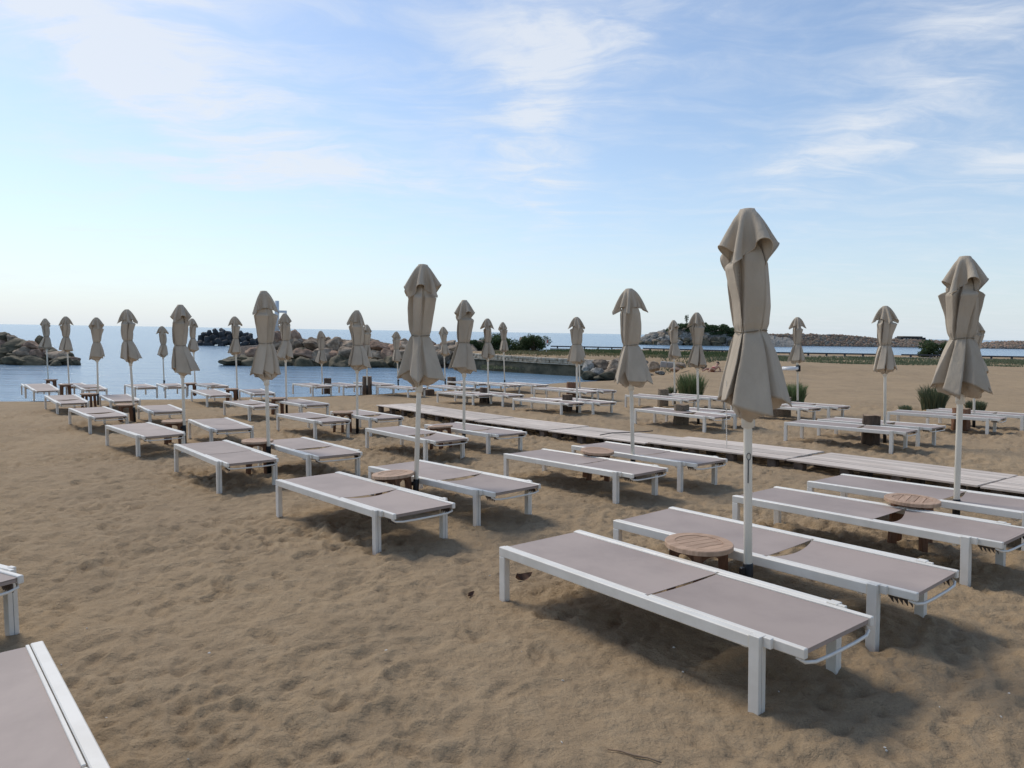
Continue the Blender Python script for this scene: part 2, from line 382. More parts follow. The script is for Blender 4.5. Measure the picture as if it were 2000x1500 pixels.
track((-2.6, 1.8), (-5.5, 9), 12, .02); track((1.2, 1.5), (-2.0, 4.2), 6, .024); track((-.6, 2.0), (-3.6, 6.2), 8, .018); track((4, 2), (2.3, 7.5), 9, .018)
fp = hit(808, 1325); stamp(fp[0], fp[1], .1, .3, .12, .03)
fp = hit(700, 1372); stamp(fp[0], fp[1], .5, .28, .11, .028)
for row, k, side, A, B in PL:       # scooped hollows at the feet
    if A[1] < 12:
        for P in (A, B): stamp(P[0]+.03, P[1], gF.uniform(0, 3), .2, .16, .012)
def hmap(X, Y):
    fx = (X-HX0)/HR; fy = (Y-HY0)/HR; ok = (fx > 1) & (fx < NX-3) & (fy > 1) & (fy < NY-3)
    fx = np.clip(fx, 1, NX-3); fy = np.clip(fy, 1, NY-3); i = fx.astype(int); j = fy.astype(int); a = fx-i; b = fy-j
    h = (Hm[j, i]*(1-a)+Hm[j, i+1]*a)*(1-b)+(Hm[j+1, i]*(1-a)+Hm[j+1, i+1]*a)*b
    e = np.minimum.reduce([X-HX0, HX1-X, Y-HY0, HY1-Y]); return np.where(ok, h*sstep(0, 1.5, e)*(.50+.50*sstep(2.2, 6., np.hypot(X, Y))), 0)
gw = np.random.default_rng(21); WV = [(gw.uniform(.5, 3.2), gw.uniform(0, 6.28), gw.uniform(0, 6.28)) for _ in range(22)]
def broad(X, Y):
    h = 0
    for k, a, ph in WV: h = h+np.sin(k*(X*math.cos(a)+Y*math.sin(a))+ph)/(k+.5)
    return h*.012
def terrain(X, Y):
    zl = ground(X, Y)
    # dry sand flat to the right and the raised terrace behind the stone wall
    flat = -.56+.004*(Y-25)
    wv = sstep(22, 36, Y); zl = zl*(1-wv)+flat*wv
    sw = seg_dist(X, Y, WALLP)
    ter = sstep(20, 5, sw)*sstep(43, 47, Y+.25*np.clip(X, -20, 20)+.0*X); zl = zl*(1-ter)+(-.06)*ter
    ins = inside(X, Y, LAND)
    sb = seg_dist(X, Y, BEACH); ss = seg_dist(X, Y, SEAW)
    rise = np.minimum.reduce([sstep(0, 1, sb/5.5*.999)**.85, sstep(-.05, .35, sw), sstep(0, 2.2, ss)])
    zi = SEA+(zl-SEA)*rise
    sd = np.minimum.reduce([sb, sw, ss]); zo = SEA-.06-.22*np.minimum(sd, 8)
    z = np.where(ins, zi, zo)
    return z+np.where(ins, (hmap(X, Y)+broad(X, Y))*np.clip(rise*1.2, 0, 1), 0)
rr = [.35]
while rr[-1] < 118: rr.append(rr[-1]*(1.0062 if rr[-1] < 13 else 1.0125))
rr = np.array(rr)
th = np.concatenate([np.arange(-1.0, 1.0, .00275), np.arange(1.0, 2*math.pi-1.0, .06)])
T_, R_ = np.meshgrid(th, rr); X = R_*np.sin(T_); Y = R_*np.cos(T_)
Z = np.zeros_like(X)
for i in range(0, len(rr), 60): Z[i:i+60] = terrain(X[i:i+60], Y[i:i+60])
nt, nr = len(th), len(rr)
idx = np.arange(nr*nt).reshape(nr, nt); nx_ = np.roll(idx, -1, 1)
Q = np.stack([idx[:-1], idx[1:], nx_[1:], nx_[:-1]], -1).reshape(-1, 4)
V = np.stack([X, Y, Z], -1).reshape(-1, 3)
c0 = len(V); V = np.vstack([V, [[0, 0, gz(0, 0)]]])
sand = obj('sand', np_mesh('sand', V, Q, 'sand')); tag(sand, kind='structure')
fan = [(c0, idx[0, (k+1) % nt], idx[0, k]) for k in range(nt)]
bm = bmesh.new(); bm.from_mesh(sand.data); bm.verts.ensure_lookup_table()
for f in fan:
    try: bm.faces.new([bm.verts[i] for i in f])
    except ValueError: pass
bmesh.ops.recalc_face_normals(bm, faces=bm.faces[-nt:]); bm.to_mesh(sand.data); bm.free()
def surf(x, y): return float(terrain(np.array([x], float), np.array([y], float))[0])

# sea: one sheet to the horizon
rs = [0, 15, 40, 80, 160, 400, 1000, 3000, 9000, 30000]; n = 72
V = [(r*math.cos(2*math.pi*k/n), r*math.sin(2*math.pi*k/n), SEA) for r in rs[1:] for k in range(n)]+[(0, 0, SEA)]
mb = MB(); mb.add(V, [(i*n+k, i*n+(k+1) % n, (i+1)*n+(k+1) % n, (i+1)*n+k) for i in range(len(rs)-2) for k in range(n)]+[(len(V)-1, k, (k+1) % n) for k in range(n)])
tag(obj('sea', mb.mesh('sea', 'water')), kind='structure')
mb = MB(); V2 = [(400*math.cos(2*math.pi*k/n), 400*math.sin(2*math.pi*k/n), SEA-3.2) for k in range(n)]
mb.add(V2, [tuple(range(n))]); tag(obj('sea_bed', mb.mesh('sea_bed', 'sand')), kind='structure')

# ------------------------------------------------------------------ lounger parts (local: x along the length, y across, z up, origin on the sand)
HW = .3475
def fabric(u0, u1, sag, taper, seed):
    nu, nv = 14, 10; mb = MB(); V = []; g = random.Random(seed)
    yw = HW-.061 if u0 < 0 else HW-.079
    for s in (0, 1):
        for i in range(nu+1):
            for j in range(nv+1):
                a = i/nu; b = j/nv*2-1; e = 1-b*b
                k = (1-(1-a)**2.2) if taper > 0 else (1-a**2.2)
                z = LH-.009-sag*e*(.25+.75*k)*(1 if 0 < a < 1 else 1)-.0025*s
                if (taper > 0 and a == 0) or (taper < 0 and a == 1): z = LH-.009-.0025*s
                ux = u0+(u1-u0)*a
                edge = a if taper > 0 else 1-a
                ux += (-1 if taper > 0 else 1)*.028*e*(edge**6)*sag/.02
                V.append((ux, b*yw, z))
    N = (nu+1)*(nv+1); w = nv+1
    Fc = []
    for i in range(nu):
        for j in range(nv):
            a = i*w+j; Fc += [(a, a+w, a+w+1, a+1), (N+a, N+a+1, N+a+w+1, N+a+w)]
    mb.add(V, Fc)
    for e in ([i*w for i in range(nu+1)], [i*w+nv for i in range(nu+1)][::-1], list(range(w))[::-1], [nu*w+j for j in range(w)]):
        m_ = len(e); mb.add([V[i] for i in e]+[V[N+i] for i in e], [(q, m_+q, m_+q+1, q+1) for q in range(m_-1)])
    return mb.mesh('fabric', 'mesh_fabric', True)
HEAD = .855        # inner face of the head legs
M_rail = MB().box((-.94, -.0225, LH-.058), (HEAD, .0225, LH), .004).mesh('side_rail', 'white_metal')
M_leg0 = MB().box((-.94, -.0225, -.06), (-.885, .0225, LH-.0585), .004).mesh('leg', 'white_metal')
def head_leg(sg):          # outer plate, thin shadow joint, inner profile with its short bracket
    q = lambda y0, y1: (min(sg*y0, sg*y1), max(sg*y0, sg*y1)); mb = MB()
    y0, y1 = q(.002, .026); mb.box((HEAD+.0005, y0, -.06), (HEAD+.052, y1, LH+.004), .002)
    y0, y1 = q(-.026, -.0005); mb.box((HEAD+.0005, y0, -.06), (HEAD+.053, y1, LH+.004), .002); mb.box((HEAD+.0535, y0+.001, LH-.042), (HEAD+.090, y1-.001, LH+.003), .002)
    y0, y1 = q(-.0003, .0018); return mb.mesh('leg', 'white_metal'), MB().box((HEAD+.003, y0, -.055), (HEAD+.050, y1, LH+.002)).mesh('seam', 'seam')
M_leg1 = {sg: head_leg(sg) for sg in (-1, 1)}
M_brail = MB().box((.24, -.0145, LH-.046), (1.085, .0145, LH-.001), .004).mesh('backrest_rail', 'white_metal')
M_chan = MB().box((-.935, -.0065, LH-.030), (.224, .0065, LH-.002), .002).mesh('fabric_channel', 'white_metal')
M_cross = MB().box((-.015, -HW+.0455, LH-.052), (.015, HW-.0455, LH-.020), .003).mesh('crossbar', 'white_metal')
M_bcross = MB().box((-.012, -HW+.078, LH-.036), (.012, HW-.078, LH-.0135), .003).mesh('crossbar', 'mesh_fabric')
pb = [(1.04, -HW+.062, LH-.05), (1.072, -HW+.075, LH-.066), (1.088, -HW+.13, LH-.072), (1.092, -.1, LH-.074), (1.092, .1, LH-.074), (1.088, HW-.13, LH-.072), (1.072, HW-.075, LH-.066), (1.04, HW-.062, LH-.05)]
M_pull = MB().tube(pb, .008, 8).mesh('pull_bar', 'white_metal', True)
mb = MB(); mb.box((.93, -.004, LH-.066), (1.05, .004, LH-.0465))
for k in range(5): mb.add([(.935+k*.024, -.004, LH-.066), (.952+k*.024, -.004, LH-.066), (.956+k*.024, -.004, LH-.092), (.935+k*.024, .004, LH-.066), (.952+k*.024, .004, LH-.066), (.956+k*.024, .004, LH-.092)], [(0, 2, 1), (3, 4, 5), (0, 1, 4, 3), (1, 2, 5, 4), (2, 0, 3, 5)])
M_rack = mb.mesh('ratchet_rack', 'block')
M_seat = [fabric(-.933, .222, s, 1, i) for i, s in enumerate((.004, .018, .030))]
M_back = [fabric(.236, 1.077, s, -1, 9+i) for i, s in enumerate((.004, .022, .040))]
ORD = ['', 'first', 'second', 'third', 'fourth', 'fifth', 'sixth', 'seventh', 'eighth']
ROWS = {'A': ((8, 7, 6, 5, 4, 3, 2, 1), 'row farthest from boardwalk'), 'B': ((8, 7, 6, 5, 4, 3, 2, 1), 'row just before boardwalk'), 'C': ((7, 6, 4, 3, 2, 1), 'stump row along boardwalk'), 'D': ((7, 6, 5, 4, 3, 2, 1), 'stump row by grass tufts')}
def which(row, k): return (ORD[ROWS[row][0].index(k)+1] if k in ROWS[row][0] else None), ROWS[row][1]
def make_lounger(mx, my, zc, pit, yaw, label, vs, rack=True):
    o = empty('sun_lounger', (mx, my, zc), (0, -pit, yaw)); tag(o, label, 'sun lounger', 'sun loungers in rows on the sand')
    for y in (-1, 1):
        obj('side_rail', M_rail, o, (0, y*(HW-.0225), 0)); obj('leg', M_leg0, o, (0, y*(HW-.0225), 0))
        l = obj('leg', M_leg1[y][0], o, (0, y*(HW-.0225), 0)); obj('seam', M_leg1[y][1], l)
        obj('backrest_rail', M_brail, o, (0, y*(HW-.0625), 0)); obj('fabric_channel', M_chan, o, (0, y*(HW-.0555), 0))
        if rack: obj('ratchet_rack', M_rack, o, (0, y*(HW-.09), 0))
    obj('seat_fabric', M_seat[vs[0]], o); obj('backrest_fabric', M_back[vs[1]], o)
    obj('crossbar', M_bcross, o, (-.918, 0, 0)); obj('crossbar', M_cross, o, (-.2, 0, -.03)); obj('crossbar', M_cross, o, (.80, 0, -.03)); obj('crossbar', M_bcross, o, (1.06, 0, 0))
    obj('pull_bar', M_pull, o)
    return o
for i, (row, k, side, A, B) in enumerate(PL):
    u = B-A; yaw = math.atan2(u[1], u[0]); pit = math.atan2(u[2], math.hypot(u[0], u[1])); pit = max(-.07, min(.07, pit))
    c, s = math.cos(yaw), math.sin(yaw)
    mx = A[0]+c*.94-s*HW; my = A[1]+s*.94+c*HW           # local (-.94, -HW) is A
    zc = (A[2]+B[2])/2-LH+(.0425*math.sin(pit))
    wo, rw = which(row, k); g = random.Random(i*3+1)
    sd_ = ('outer' if side == 'n' else 'boardwalk') if row in 'AB' else ('boardwalk' if side == 'n' else 'landward')
    lab = f'white lounger on {sd_} side of {wo} parasol from water, {rw}' if wo else f'white lounger on {sd_} side of the low dark tree stump'
    vs = {('A', 1, 'n'): (0, 0), ('A', 1, 'f'): (1, 1), ('B', 1, 'n'): (0, 2), ('B', 1, 'f'): (1, 1), ('A', 2, 'n'): (1, 1), ('A', 2, 'f'): (0, 1), ('B', 2, 'n'): (0, 0), ('B', 2, 'f'): (0, 0)}.get((row, k, side), (g.choice([0, 0, 1]), g.choice([0, 1, 1, 2])))
    make_lounger(mx, my, zc, pit, yaw, lab, vs, not (row == 'A' and k == 1 and side == 'n'))
# two more of the next row, cut by the left edge of the picture
def by_ref(P, lu, lv, yaw, label, vs):
    c, s = math.cos(yaw), math.sin(yaw); mx = P[0]-c*lu+s*lv; my = P[1]-s*lu-c*lv
    z0, z1 = gz(mx-c*.9, my-s*.9), gz(mx+c*.9, my+s*.9); return make_lounger(mx, my, (z0+z1)/2, math.atan2(z1-z0, 1.8), yaw, label, vs)
P = hit(85, 1255, LH); P2 = hit(215, 1500, LH)
by_ref(P, -.94, HW, math.atan2(P2[1]-P[1], P2[0]-P[0]), 'white lounger standing apart on open sand, foot end towards the water', (2, 1))
P = hit(40, 1224); by_ref(P, HEAD+.07, HW, -.5, 'white lounger standing apart behind the other lone lounger on open sand', (1, 1))

# ------------------------------------------------------------------ closed parasols
def canopy_variant(seed):
    """closed canopy: flat cloth panels between sharp folds, gathered at the tie, flaring below it"""
    g = np.random.default_rng(seed); TAU = 2*math.pi; N = int(g.choice([5, 6, 6])); NS = 9
    wid = g.uniform(.55, 1.6, N); wid = wid/wid.sum()*TAU; cuts = np.concatenate([[0], np.cumsum(wid)[:-1]])+g.uniform(0, 6.28)
    f1 = g.uniform(.10, .42, N); f2 = g.uniform(.86, 1.28, N); e1 = g.uniform(.84, 1.04, N); e2 = g.uniform(1.0, 1.2, N); cr = g.uniform(.8, 1.25, N)
    ear = np.where(g.random(N) < .5, g.uniform(.25, .62, N), 0.); d1 = g.uniform(-.05, .07, N); d2 = g.uniform(-.03, .12, N); dc = g.uniform(-.09, .0, N)
    twist = g.uniform(-.7, .7); wide = g.uniform(.94, 1.12); p1, p2 = g.uniform(0, 6.28, 2); wob = g.uniform(0, 6.28, N)
    zs = np.concatenate([np.linspace(-.19, -.80, 33), np.linspace(-.813, -1.25, 24)])
    R0 = np.interp(-zs, [.19, .25, .29, .36, .5, .65, .76, .81, .84, .92, 1.05, 1.18, 1.25], [.066, .090, .114, .134, .138, .132, .117, .098, .116, .146, .184, .218, .234])
    Aa = np.interp(-zs, [.19, .29, .5, .72, .81, .86, 1.0, 1.25], [.25, .38, .40, .30, .16, .34, .50, .58])
    rings = []; bx, by = g.normal(0, .016, 2); ox, oy = g.normal(0, .026, 2); M3 = 3*N*NS; tp = np.arange(M3)/M3*TAU
    for z, R, A in zip(zs, R0, Aa):
        q = max(0, (-z-.82)/.43); ws = 1+(wide-1)*q; C = []
        er = ear*np.clip((z+.64)/.28, 0, 1)**1.5*(1-float(sstep(np.float64(-.375), np.float64(-.345), np.float64(z))))
        for i in range(N):
            tw = twist*(z+.8); w1 = .05*math.sin(z*5+wob[i]); ff1 = f1[i]+w1; ff2 = f2[i]+.05*math.sin(z*4+wob[i]*2)
            k = (1-math.exp(-((z+.81)/.05)**2)*.6)           # at the tie the folds are pressed flat
            for an, r, dz in ((cuts[i]+tw, R*(1-A*cr[i]*k*.8), dc[i]), (cuts[i]+wid[i]*ff1+tw, R*(1+(e1[i]-1)*k)*(1+er[i]*.55), d1[i]), (cuts[i]+wid[i]*ff2+tw, R*(1+(e2[i]-1)*k)*(1+er[i]), d2[i])):
                r *= ws; C.append((r*math.cos(an), r*math.sin(an), z-q**1.7*(dz+.02)))
        C = np.array(C); Cn = np.roll(C, -1, 0); t_ = (np.arange(NS)/NS)[None, :, None]
        P = (C[:, None]*(1-t_)+Cn[:, None]*t_).reshape(-1, 3)
        P = (np.roll(P, 1, 0)+2*P+np.roll(P, -1, 0))/4
        rr = np.hypot(P[:, 0], P[:, 1]); gat = 1+.045*np.sin(31*tp+5*np.sin(3*tp+p1))*math.exp(-((z+.81)/.07)**2)+.012*np.sin(7*tp+z*19+p2)
        m = math.sin((-z-.3)*3.2); rings.append(np.stack([P[:, 0]*gat+bx*m+ox*q, P[:, 1]*gat+by*m+oy*q, P[:, 2]+.004*np.sin(11*tp+p1)*q], -1))
    NB = M3; hem = rings[-1]; cx, cy = bx*math.sin(.95*3.2)+ox, by*math.sin(.95*3.2)+oy
    for f_, dz in ((.978, .003), (.95, .014), (.82, .04), (.74, .0), (.62, -.04), (.48, -.062), (.35, -.085), (.23, -.105), (.15, -.11)):
        w = f_ < .8; k = f_*(1+w*(.16*np.sin(8*tp+f_*13+seed)+.08*np.sin(15*tp+p1))); X_ = (hem[:, 0]-cx)*k; Y_ = (hem[:, 1]-cy)*k
        rr = np.maximum(np.hypot(X_, Y_), 1e-4); kk = np.maximum(rr, .031)/rr
        zz = hem[:, 2]*f_**.6+(-1.26)*(1-f_**.6)+dz+w*.02*np.sin(6*tp+f_*9+seed); e = max(0, (f_-.3)/.7)
        rings.append(np.stack([X_*kk+cx*e, Y_*kk+cy*e, zz], -1))
    n = len(rings); idx = np.arange(n*NB).reshape(n, NB); nx = np.roll(idx, -1, 1)
    body = np_mesh('canopy', np.concatenate(rings), np.stack([idx[:-1], idx[1:], nx[1:], nx[:-1]], -1).reshape(-1, 4), 'canvas')
    th = np.linspace(0, TAU, 200, endpoint=False)
    rr_ = .1015+.005*np.sin(3*th+p1); m = math.sin(.508*3.2)
    cp = [(r*math.cos(a)+bx*m, r*math.sin(a)+by*m, -.808+.006*math.sin(2*a+p2)) for r, a in zip(rr_[::6], th[::6])]
    cord = MB().tube(cp+[cp[0]], .0045, 5, False).mesh('tie_cord', 'cord', True)
    return body, cord
def drape_cap(seed, n=35, half=.285, steps=230, iters=6):
    """a square vent flap let fall over the top of the closed canopy (position based cloth)"""
    g = np.random.default_rng(seed); h = 2*half/(n-1)
    ax = np.linspace(-half, half, n); X, Y = np.meshgrid(ax, ax, indexing='ij')
    ox, oy = g.normal(0, .016, 2)
    P = np.stack([X+ox, Y+oy, .012+.004*g.standard_normal(X.shape)], -1)
    k = g.uniform(2.2, 3.6); ph = g.uniform(0, 6.28, 2)
    P[..., 2] += .006*np.sin(k*3*X/half+ph[0])*np.cos(k*2*Y/half+ph[1])
    V = np.zeros_like(P)
    zp = [-.60, -.34, -.26, -.18, -.10, -.05, -.025, -.008, 0.]; rp = [.118, .116, .106, .094, .080, .070, .060, .040, .0]
    lob = g.uniform(0, 6.28); la = g.uniform(.06, .16)
    sets = []
    for (dx, dy, w) in ((1, 0, 1.), (0, 1, 1.), (1, 1, .55), (1, -1, .55), (2, 0, .14), (0, 2, .14), (4, 0, .05), (0, 4, .05)):
        L = math.hypot(dx, dy)*h
        for par in (0, 1):
            a0 = slice(None); i = np.arange(n-dx); j = np.arange(max(0, -dy), n-max(0, dy))
            I, J = np.meshgrid(i, j, indexing='ij'); m = (((I//max(dx, 1)) if dx else (J//max(dy, 1))) % 2) == par
            I, J = I[m], J[m]; sets.append((I*n+J, (I+dx)*n+(J+dy), L, w))
    P = P.reshape(-1, 3); V = V.reshape(-1, 3); dt = 1/60; mid = np.where(np.hypot(X, Y).ravel() < .052)[0]; Pm = np.stack([X.ravel()[mid], Y.ravel()[mid], .003-2.2*(X.ravel()[mid]**2+Y.ravel()[mid]**2)], -1)
    for s in range(steps):
        V[:, 2] -= 1.1*dt; V *= .955; Q = P+V*dt
        for _ in range(iters):
            for a, b, L, w in sets:
                d = Q[b]-Q[a]; l = np.sqrt((d*d).sum(1))+1e-9; c = (.5*w*(l-L)/l)[:, None]*d; Q[a] += c; Q[b] -= c
            r = np.hypot(Q[:, 0], Q[:, 1])+1e-9; th = np.arctan2(Q[:, 1], Q[:, 0])
            R = np.interp(Q[:, 2], zp, rp)*(1+la*np.sin(3*th+lob)*np.clip(-Q[:, 2]*5, 0, 1)); ins = (r < R) & (Q[:, 2] < 0)
            pen = np.where(ins, R-r, 0); up = ins & (Q[:, 2] > -.03)
            Q[:, 0] += pen*Q[:, 0]/r*.9; Q[:, 1] += pen*Q[:, 1]/r*.9; Q[:, 2] += np.where(up, pen*.5, 0)
            Q[mid] = Pm
        V = (Q-P)/dt; V[np.hypot(Q[:, 0], Q[:, 1]) < .07] *= .6; P = Q
    return P.reshape(n, n, 3)
def cap_variant(seed):
    P = drape_cap(seed); n = P.shape[0]; idx = np.arange(n*n).reshape(n, n)
    cap = np_mesh('vent_cap', P.reshape(-1, 3), np.stack([idx[:-1, :-1], idx[1:, :-1], idx[1:, 1:], idx[:-1, 1:]], -1).reshape(-1, 4), 'canvas')
    loop = np.concatenate([P[0, :-1], P[:-1, -1], P[-1, :0:-1], P[:0:-1, 0]])
    return cap, MB().tube([tuple(p) for p in loop]+[tuple(loop[0])], .0042, 5, False).mesh('hem', 'canvas', True)
CAPS = [cap_variant(40+i) for i in range(6)]
CANOPY = [canopy_variant(100+7*i) for i in range(11)]
M_pole = MB().lathe([(.024, 0), (.024, 1)], 16).mesh('pole', 'pole_paint', True)
M_pole.polygons[-1].use_smooth = False
M_sleeve = MB().lathe([(.030, -.1), (.030, .315), (.0265, .32)], 16).mesh('ground_sleeve', 'black_plastic', True)
M_clamp = MB().box((-.056, -.014, .26), (-.028, .014, .30), .003).mesh('clamp_knob', 'black_plastic')
M_hub = MB().lathe([(.026, -1.46), (.036, -1.455), (.036, -1.37), (.030, -1.34)], 16).mesh('runner_hub', 'pole_paint', True)
PARASOLS = [  # row, number, canopy top px, base px, variant, turn
 ('A', 1, (1460, 407), (1461, 1205), 0, .4), ('A', 2, (826, 516), (811, 998), 1, 1.0), ('A', 3, (515, 568), (526, 918), 2, 2.1), ('A', 4, (352, 595), (361, 867), 3, .3),
 ('A', 5, (247, 604), (263, 824), 4, 1.7), ('A', 6, (188, 620), (192, 793), 5, .9), ('A', 7, (128, 618), (136, 771), 6, 2.6), ('A', 8, (88, 622), (95, 757), 0, 3.3),
 ('B', 1, (1885, 500), (1866, 1046), 4, 3.5), ('B', 2, (1225, 563), (1237, 938), 5, 2.2), ('B', 3, (907, 586), (906, 877), 6, .2), ('B', 4, (697, 606), (698, 842), 0, 1.9),
 ('B', 5, (556, 612), (560, 805), 1, 2.9), ('B', 6, (458, 618), (464, 780), 2, .6), ('B', 7, (375, 622), (382, 767), 3, 2.4), ('B', 8, (316, 637), (321, 759), 4, 4.4),
 ('C', 1, (1724, 597), (1728, 864), 5, 4.0), ('C', 2, (1352, 610), (1364, 832), 6, 5.1), ('C', 3, (1126, 619), (1127, 808), 1, 4.2), ('C', 4, (952, 622), (954, 790), 2, 5.0),
 ('C', 6, (716, 634), (717, 770), 3, 5.5), ('C', 7, (626, 652), (630, 765), 4, .1),
 ('D', 1, (1892, 625), (1902, 834), 0, 5.7), ('D', 2, (1543, 619), (1558, 806), 1, 5.9), ('D', 3, (1311, 625), (1318, 787), 2, 3.8), ('D', 4, (1122, 632), (1133, 776), 5, .8), ('D', 5, (979, 629), (986, 758), 6, 1.4),
 ('D', 6, (864, 638), (870, 755), 0, 2.2), ('D', 7, (774, 658), (778, 757), 1, 2.9),
]
PBASE = {}; CS = (.86, .86, .855)
ROWS2 = dict(ROWS); 
for row, k, tp, bp, var, turn in PARASOLS:
    B = hit(*bp); B[2] = gz(B[0], B[1])
    # lean and height that carry the top to its place above the base
    dx, h = 0., 2.45
    for _ in range(12):
        e = np.array(tp)-proj([B[0]+dx, B[1], B[2]+h]); s = F/B[1]
        dx += e[0]/s; h -= e[1]/s
    h = max(2.2, min(2.66, h)); dx = max(-.12, min(.12, dx))
    PBASE[(row, k)] = (B, h)
    wo, rw = which(row, k)
    if row == 'D' and k == 2: lab = 'closed beige parasol with a round white tray clamped to its pole'
    elif (row, k) == ('A', 1): lab = 'closed beige parasol with a beaded cord hanging from its canopy'
    else: lab = f'closed beige parasol, {wo} from the water, {rw}'
    o = empty('parasol', (B[0], B[1], B[2]), (0, math.atan2(dx, h), 0))
    tag(o, lab, 'parasol', 'closed beige parasols in rows on the sand')
    obj('pole', M_pole, o, (0, 0, -.08), scale=(1, 1, h+.06)); sl_ = obj('ground_sleeve', M_sleeve, o, rot=(0, 0, turn)); obj('clamp_knob', M_clamp, sl_)
    cc, ch = CAPS[(var*2+k+ord(row)) % 6 if (row, k) != ('A', 1) else 3]; cb_, ct = CANOPY[(var+(4 if row in 'CD' else 0)+(k//5)*3) % 11]; sc_ = 1.0
    c_ = obj('canopy', cb_, o, (0, 0, h), (0, 0, turn), CS); obj('tie_cord', ct, c_)
    v_ = obj('vent_cap', cc, o, (0, 0, h), (0, 0, turn*1.7 if (row, k) != ('A', 1) else 6.35), (.86, .86, .95)); obj('hem', ch, v_)
    obj('runner_hub', M_hub, o, (0, 0, h), scale=(1, 1, .855))
    if (row, k) == ('A', 1):
        pr = [(-.14, -.06, 1.40-.011*i) for i in range(36)]
        mb = MB().tube([pr[0], pr[-1]], .0018, 5)
        for i, q in enumerate(pr):
            if i % 1 == 0 and i > 6: mb.lathe([(.001, .0), (.0045, .003), (.001, .006)], 6); mb.v[-18:] = [(x+q[0], y+q[1], z+q[2]) for x, y, z in mb.v[-18:]]
        obj('beaded_cord', mb.mesh('beaded_cord', 'shell'), o)
        lp = [(-.004+.012*math.sin(a), -.029, .955+.02*math.cos(a)) for a in np.linspace(0, 6.28, 14)]
        obj('pin_loop', MB().tube(lp, .0022, 5, False).tube([(-.006, -.029, .935), (-.008, -.028, .80)], .003, 6).mesh('pin_loop', 'rail_dark'), o)
    if (row, k) == ('D', 2):
        tr = obj('tray', MB().lathe([(.10, 1.12), (.19, 1.125), (.205, 1.15), (.20, 1.215), (.19, 1.21), (.18, 1.14), (.05, 1.135)], 24).mesh('tray', 'white_plastic', True), o, (-.2, -.02, 0))
        obj('tray_clamp', MB().box((.165, -.04, 1.08), (.26, .06, 1.24), .01).mesh('tray_clamp', 'black_plastic'), tr)

# ------------------------------------------------------------------ round teak side tables
TH = .39; TR = .205
def ring(r0, r1, z0, z1, n=40):
    V = []; 
    for r, z in ((r0, z0), (r1, z0), (r1, z1-.004), (r1-.004, z1), (r0, z1)):
        V += [(r*math.cos(2*math.pi*k/n), r*math.sin(2*math.pi*k/n), z) for k in range(n)]
    Fc = [(i*n+k, i*n+(k+1) % n, ((i+1) % 5)*n+(k+1) % n, ((i+1) % 5)*n+k) for i in range(5) for k in range(n)]
    return MB().add(V, Fc)
M_rim = ring(.145, TR, TH-.028, TH).mesh('table_rim', 'teak', False)
M_slats = []
ws = .062
for i in range(5):
    y0, y1 = -.1430+i*.0575, -.1430+i*.0575+.0525; 
    def xx(y): return math.sqrt(max(.146**2-y*y, .0004))
    n = 6; V = []; ys = [y0+(y1-y0)*q/n for q in range(n+1)]
    top = [(-xx(y), y) for y in ys]+[(xx(y), y) for y in reversed(ys)]
    m_ = len(top); V = [(x, y, TH-.024) for x, y in top]+[(x, y, TH-.003) for x, y in top]
    M_slats.append(MB().add(V, [tuple(range(m_-1, -1, -1)), tuple(range(m_, 2*m_))]+[(k, (k+1) % m_, m_+(k+1) % m_, m_+k) for k in range(m_)]).mesh('slat', 'teak'))
mb = MB()
for k in range(4):
    a = k*math.pi/2+math.pi/4; c, s = math.cos(a), math.sin(a)
    a2 = a+math.pi/2; p = np.array([.143*c, .143*s]); q = np.array([.143*math.cos(a2), .143*math.sin(a2)])
    n = 10; d = (q-p)/np.linalg.norm(q-p); nv = np.array([-d[1], d[0]])*.011; V = []
    for i in range(n+1):
        f = i/n; z = TH-.0285; zb = TH-.12+.055*math.sin(math.pi*f)**.7; m_ = p+(q-p)*f
        for sg in (-1, 1):
            for h_ in (zb, z): V.append((m_[0]+sg*nv[0], m_[1]+sg*nv[1], h_))
    Fc = []
    for i in range(n):
        o0, o1 = i*4, i*4+4
        Fc += [(o0, o1, o1+1, o0+1), (o0+2, o0+3, o1+3, o1+2), (o0, o0+2, o1+2, o1), (o0+1, o1+1, o1+3, o0+3)]
    mb.add(V, Fc)
M_apron = mb.mesh('apron', 'teak_leg')
V = [(-.03, -.022, TH-.0285), (.03, -.022, TH-.0285), (.03, .022, TH-.0285), (-.03, .022, TH-.0285), (-.006, -.022, -.05), (.044, -.022, -.05), (.044, .022, -.05), (-.006, .022, -.05)]
M_tleg = MB().add(V, [(0, 1, 2, 3), (7, 6, 5, 4), (0, 4, 5, 1), (1, 5, 6, 2), (2, 6, 7, 3), (3, 7, 4, 0)]).mesh('leg', 'teak_leg')
TABLES = [('A', 1, (1365, 1061), .5, 0, 0), ('B', 1, (1782, 974), .9, 0, 0), ('A', 2, (772, 925), 1.2, .0, -.07), ('B', 2, (1165, 879), .1, .02, .04), ('A', 3, (503, 860), .3, 0, 0), ('B', 3, (862, 832), .8, 0, -.08),
          ('A', 4, (341, 822), .2, 0, 0), ('B', 4, (669, 804), 1.0, 0, 0), ('A', 5, (246, 790), .6, 0, 0), ('B', 5, (542, 777), .4, 0, 0), ('A', 6, (173, 771), .1, 0, 0), ('B', 6, (452, 760), .2, 0, 0),
          ('A', 7, (128, 752), .7, 0, 0), ('B', 7, (372, 748), .5, 0, 0), ('A', 8, (100, 741), .3, 0, 0)]
